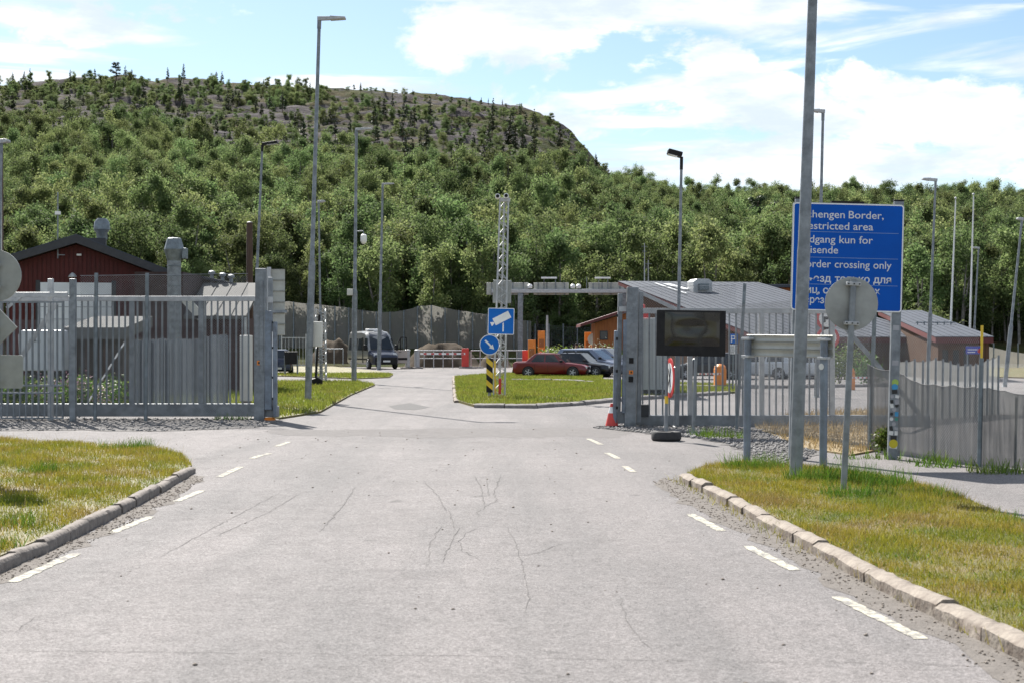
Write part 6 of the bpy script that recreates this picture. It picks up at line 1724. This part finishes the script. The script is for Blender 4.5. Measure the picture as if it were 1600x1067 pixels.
MB().box(X(.006) - .05, X(.006) + .07, -.82, .82, -.30, .22).build('front_bumper', blackp, t, bevel=.06).location = (0, 0, .62)
MB().box(X(.02) - .04, X(.02) + .06, -.55, .55, .84, 1.02).build('grille', blackp, t, bevel=.03)
for sy in (-1, 1):
    o = MB().prism([(-.17, -.12), (.17, -.08), (.14, .1), (-.15, .14)], -.03, .03, 'yz').build('headlight', lampglass, t, bevel=.015); o.location = (X(.018), sy * .70, .98)
    o = MB().box(-.1, .1, -.1, .1, -.2, .2).build('mirror', blackp, t, bevel=.04); o.location = (X(.2), sy * 1.16, 1.5)
    MB().box(X(.96), X(.1), sy * 1.005 - .012, sy * 1.005 + .012, .62, .74).build('rubbing_strip', blackp, t)
    for u in (.16, .80):
        ar = MB().lathe([(.01, -.008), (.42, -.008), (.42, .02)], 22, (0, 0, 0), 'y').build('wheel_arch', blackp, t); ar.location = (X(u), sy * 1.0, .38); ar.rotation_euler = (0, 0, 0 if sy < 0 else math.pi)
        wh = linked('wheel', tyre_me, t, (X(u), sy * .955, .36), (0, 0, 0 if sy < 0 else math.pi), (1.18, 1.15, 1.18)); linked('rim', rim_me, wh, (0, -.03, 0))
MB().box(-.015, .015, -.26, .26, -.06, .06).build('number_plate', plate_m, t).location = (X(-.008) + .06, 0, .56)
MB().prism([(.02, 1.42), (.42, 1.42), (.42, 1.5), (.02, 1.5)], X(.175) + .0, X(.175) + .012, 'yz').build('green_card', pm('card_green', (.25, .45, .3), None, 5, .6), t).location = (-.06, -.3, 0)
MB().box(X(.52), X(.40), -.55, .3, 2.66, 2.80).build('roof_unit', white, t, bevel=.04)
MB().box(X(.44), X(.405), -.5, .25, 2.69, 2.77).build('unit_grille', blackp, t); MB().box(X(.39), X(.37), -.2, .5, 2.63, 2.70).build('roof_hatch', white, t)
MB().box(X(.385), X(.365), -.86, -.62, 2.30, 2.52).build('side_lamp', blackp, t, bevel=.02)
dr = bpy.data.objects.new('front_door', None); C.objects.link(dr); dr.parent = t; dr.location = (X(.19), 1.02, 0); dr.rotation_euler = (0, 0, R(-78))
# door runs from its hinge back along -x, then swung out
MB().box(-.98, 0, -.04, .03, .40, 1.32).build('door_panel', pm('door_lining', (.40, .36, .32), (.34, .3, .27), 4, .5), dr, bevel=.03)
MB().box(-.99, .0, -.05, .038, .62, .78).build('rubbing_strip', blackp, dr)
fr = MB()
for a, b in (((-.96, 0, 1.3), (-.93, 0, 2.18)), ((-.93, 0, 2.18), (-.45, 0, 2.2)), ((-.45, 0, 2.2), (0, 0, 1.35)), ((-.45, 0, 1.3), (-.45, 0, 2.2))): fr.beam(a, b, .06, .05, (0, 1, 0))
fr.build('window_frame', blackp, dr); MB().box(-.5, -.3, .03, .06, 1.18, 1.22).build('handle', blackp, dr)

# ------------------------------------------------------------------ two people by the cars
def skin_body(name, joints, edges, radii, mat, parent, sub=2):
    me = bpy.data.meshes.new(name); me.from_pydata(joints, edges, [])
    o = bpy.data.objects.new(name, me); C.objects.link(o)
    md = o.modifiers.new('skin', 'SKIN'); md.use_smooth_shade = True
    for v, r_ in zip(me.skin_vertices[0].data, radii): v.radius = r_ if isinstance(r_, tuple) else (r_, r_)
    me.skin_vertices[0].data[0].use_root = True
    s = o.modifiers.new('sub', 'SUBSURF'); s.levels = sub; s.render_levels = sub
    bpy.context.view_layer.update()
    nm = bpy.data.meshes.new_from_object(o.evaluated_get(bpy.context.evaluated_depsgraph_get())); bpy.data.objects.remove(o)
    nm.materials.clear(); nm.materials.append(mat); nm.polygons.foreach_set('use_smooth', [True] * len(nm.polygons))
    ob = bpy.data.objects.new(name, nm); C.objects.link(ob); ob.parent = parent; return ob
def person(label, x, y, rz, coat, trousers, vest=None, bend=0.0):
    t = thing('person', label, 'person', (x, y, 0), rz); b = bend
    J = [(0, 0, .95), (0, -.02 - b * .1, 1.15), (0, -b * .3, 1.38), (0, -b * .45, 1.5), (0, -.02 - b * .55, 1.60), (0, -.03 - b * .6, 1.70),
         (-.19, -b * .33, 1.42), (-.25, -.02, 1.15), (-.22, -.2 - b * .2, .95), (.19, -b * .33, 1.42), (.25, -.02, 1.15), (.22, -.2 - b * .2, .95),
         (-.1, 0, .88), (-.11, -.02, .48), (-.11, .02, .08), (-.12, -.15, .04), (.1, 0, .88), (.11, -.04, .48), (.11, .0, .08), (.12, -.17, .04)]
    E_ = [(0, 1), (1, 2), (2, 3), (3, 4), (4, 5), (2, 6), (6, 7), (7, 8), (2, 9), (9, 10), (10, 11), (0, 12), (12, 13), (13, 14), (14, 15), (0, 16), (16, 17), (17, 18), (18, 19)]
    Rr = [(.15, .11), (.14, .10), (.16, .11), .06, .085, .09, .06, .046, .036, .06, .046, .036, .09, .06, .042, .035, .09, .06, .042, .035]
    skin_body('body', J, E_, Rr, skin_m, t)
    Rc = [(.18, .14), (.17, .13), (.19, .14), .075, .085, .055, .085, .065, .055]
    Jc = [J[0], J[1], J[2], (0, -b * .42, 1.47), J[6], J[7], (-.225, -.15 - b * .15, 1.0), J[9], J[10], (.225, -.15 - b * .15, 1.0)]
    skin_body('jacket', Jc, [(0, 1), (1, 2), (2, 3), (2, 4), (4, 5), (5, 6), (2, 7), (7, 8), (8, 9)], [(.18, .14), (.17, .13), (.19, .14), .075, .085, .065, .055, .085, .065, .055], coat, t)
    skin_body('trousers', [J[0], J[12], J[13], J[14], J[16], J[17], J[18]], [(0, 1), (1, 2), (2, 3), (0, 4), (4, 5), (5, 6)], [(.16, .12), .11, .08, .065, .11, .08, .065], trousers, t)
    hx, hy, hz = J[5]
    MB().lathe([(.01, .115), (.06, .105), (.098, .05), (.103, 0), (.09, -.03)], 14, (hx, hy + .015, hz + .0)).build('hair', hairm, t, smooth=True)
    MB().lathe([(.002, -.03), (.018, -.01), (.012, .02)], 8, (hx, hy - .1, hz - .04)).build('nose', skin_m, t, smooth=True)
    for sx_ in (-1, 1):
        MB().lathe([(.002, -.012), (.014, 0), (.002, .012)], 8, (hx + sx_ * .035, hy - .085, hz)).build('eye', blackp, t)
        MB().lathe([(.002, -.03), (.015, -.01), (.02, .02), (.004, .035)], 8, (hx + sx_ * .095, hy, hz - .01)).build('ear', skin_m, t, smooth=True)
        k = 8 if sx_ < 0 else 11; hxx, hyy, hzz = J[k]
        hm = MB().lathe([(.01, .02), (.035, 0), (.04, -.05), (.03, -.09), (.01, -.1)], 8, (hxx, hyy, hzz)); 
        for f_ in range(4): hm.path([(hxx - .028 + f_ * .018, hyy, hzz - .08), (hxx - .03 + f_ * .019, hyy - .015, hzz - .13), (hxx - .03 + f_ * .019, hyy - .035, hzz - .16)], [.009, .008, .006], 6)
        hm.path([(hxx - sx_ * .03, hyy - .01, hzz - .03), (hxx - sx_ * .05, hyy - .03, hzz - .08)], [.011, .008], 6); hm.build('hand', skin_m, t, smooth=True)
    if vest:
        skin_body('vest', [J[0], J[1], J[2], (0, -b * .40, 1.45)], [(0, 1), (1, 2), (2, 3)], [(.19, .15), (.185, .145), (.215, .155), .09], vest, t, 1)
    return t
person('person in dark clothes standing behind the parked cars', WX(900, 99), 99, R(60), navy, navy)
person('person in a yellow-green safety vest beside the dark-clothed one', WX(909, 97), 97, R(-40), hivis, navy, hivis, .3)

# ------------------------------------------------------------------ plants near the buildings
def bushes(name, polys, n, s0, s1, zc, h, mat, label, cat, seed, flowers=None):
    r = np.random.default_rng(seed); pts = []
    for (x0, x1, y0, y1) in polys:
        for k in range(n): pts.append((r.uniform(x0, x1), r.uniform(y0, y1)))
    lobes = [(x, y, h * r.uniform(.3, .7), h * r.uniform(.35, .6), .9) for x, y in pts]
    V, Fc = leaf_cloud(r, lobes, n * len(polys) * 110, s0, s1); V[:, 2] = np.maximum(V[:, 2], .01)
    o = npobj(name, V, Fc, mat); return tag(o, label, cat, kind='stuff')
bushes('flower_bed', [(WX(848, 95), WX(905, 95), 94, 97), (WX(905, 95), WX(970, 95), 93, 95)], 26, .05, .12, 0, 1.5, weed_leaf, 'leafy flower bed behind the parked cars', 'plants', 21)
petal = pm('petal_white', (.7, .7, .55), (.6, .62, .4), 20, .6)
bushes('blossoms', [(WX(848, 94), WX(905, 94), 93.4, 94.4), (WX(905, 94), WX(970, 94), 92.6, 93.6)], 4, .03, .06, 0, 1.9, petal, 'pale blossoms standing above the flower bed', 'flowers', 22)
bushes('weeds', [(WX(-20, 44), WX(200, 44), 41.5, 45)], 46, .03, .08, 0, .9, weed_leaf, 'tall weeds in front of the trailer and shed', 'weeds', 23)
bushes('wild_flowers', [(WX(20, 42), WX(200, 42), 41, 42.5)], 5, .02, .035, 0, 1.1, pm('petal_pink', (.55, .2, .32), (.6, .5, .5), 20, .6), 'pink and white wild flowers among the weeds', 'flowers', 24)
def bush(px, d, h, w_, label, seed, mat=weed_leaf, n=1500, s=(.03, .08)):
    r = np.random.default_rng(seed); x = WX(px, d); t = thing('bush', label, 'bush', (x, d, 0))
    lobes = [(r.normal() * w_ * .4, r.normal() * w_ * .3, h * r.uniform(.25, .75), h * .33, .9) for k in range(9)]
    V, Fc = leaf_cloud(r, lobes, n, *s); V[:, 2] = np.maximum(V[:, 2], .01); npobj('foliage', V, Fc, mat, t)
    st = MB()
    for k in range(6): a = r.uniform(0, 6.28); st.tube((0, 0, 0), (math.cos(a) * w_ * .4, math.sin(a) * w_ * .3, h * .7), .015, .006, 5)
    st.build('stems', bark_dk, t)
bush(1388, 25.6, .48, .22, 'green leafy weed at the foot of the stickered sign post', 31, weed_leaf, 900, (.015, .04))
bush(1312, 68, 1.9, 1.0, 'rounded green bush left of the orange barrier post', 32)
bush(1352, 66, 1.6, .8, 'smaller green bush behind the round sign post', 33)
bush(1452, 100, 4.5, 1.6, 'pale green young tree behind the small orange building', 34, birch_leaf, 2600, (.06, .16))
# heap of soil behind the railings
def heap(px0, px1, d, h, label, seed):
    r = np.random.default_rng(seed); a, b = WX(px0, d), WX(px1, d); n = 44; V = []
    for j in range(15):
        for i in range(n):
            u, v = i / (n - 1), j / 14; x = a + (b - a) * u; y = d + 5 * v
            e = math.sin(math.pi * u) ** .8 * math.sin(math.pi * v); V.append((x, y, max(-.05, h * e * (1 + .5 * noise.fractal(Vector((x * .5, y * .5, seed)), 1, 2, 4)))))
    i = (np.arange(14)[:, None] * n + np.arange(n - 1)[None]).ravel(); o = npobj('soil_heap', np.array(V), np.stack([i, i + 1, i + 1 + n, i + n], 1), pm('heap_soil', (.085, .065, .045), (.05, .04, .03), 2, .95, bump=1.0, bscale=6, detail=9, spec=.08), smooth=True)
    return tag(o, label, 'soil heap')
heap(628, 750, 114, 1.9, 'dark soil heap behind the white railing', 2)
heap(745, 800, 114, 1.2, 'low soil heap right of the bigger one', 3)
heap(470, 560, 119, 1.9, 'grassy soil heap behind the back of the van', 5)
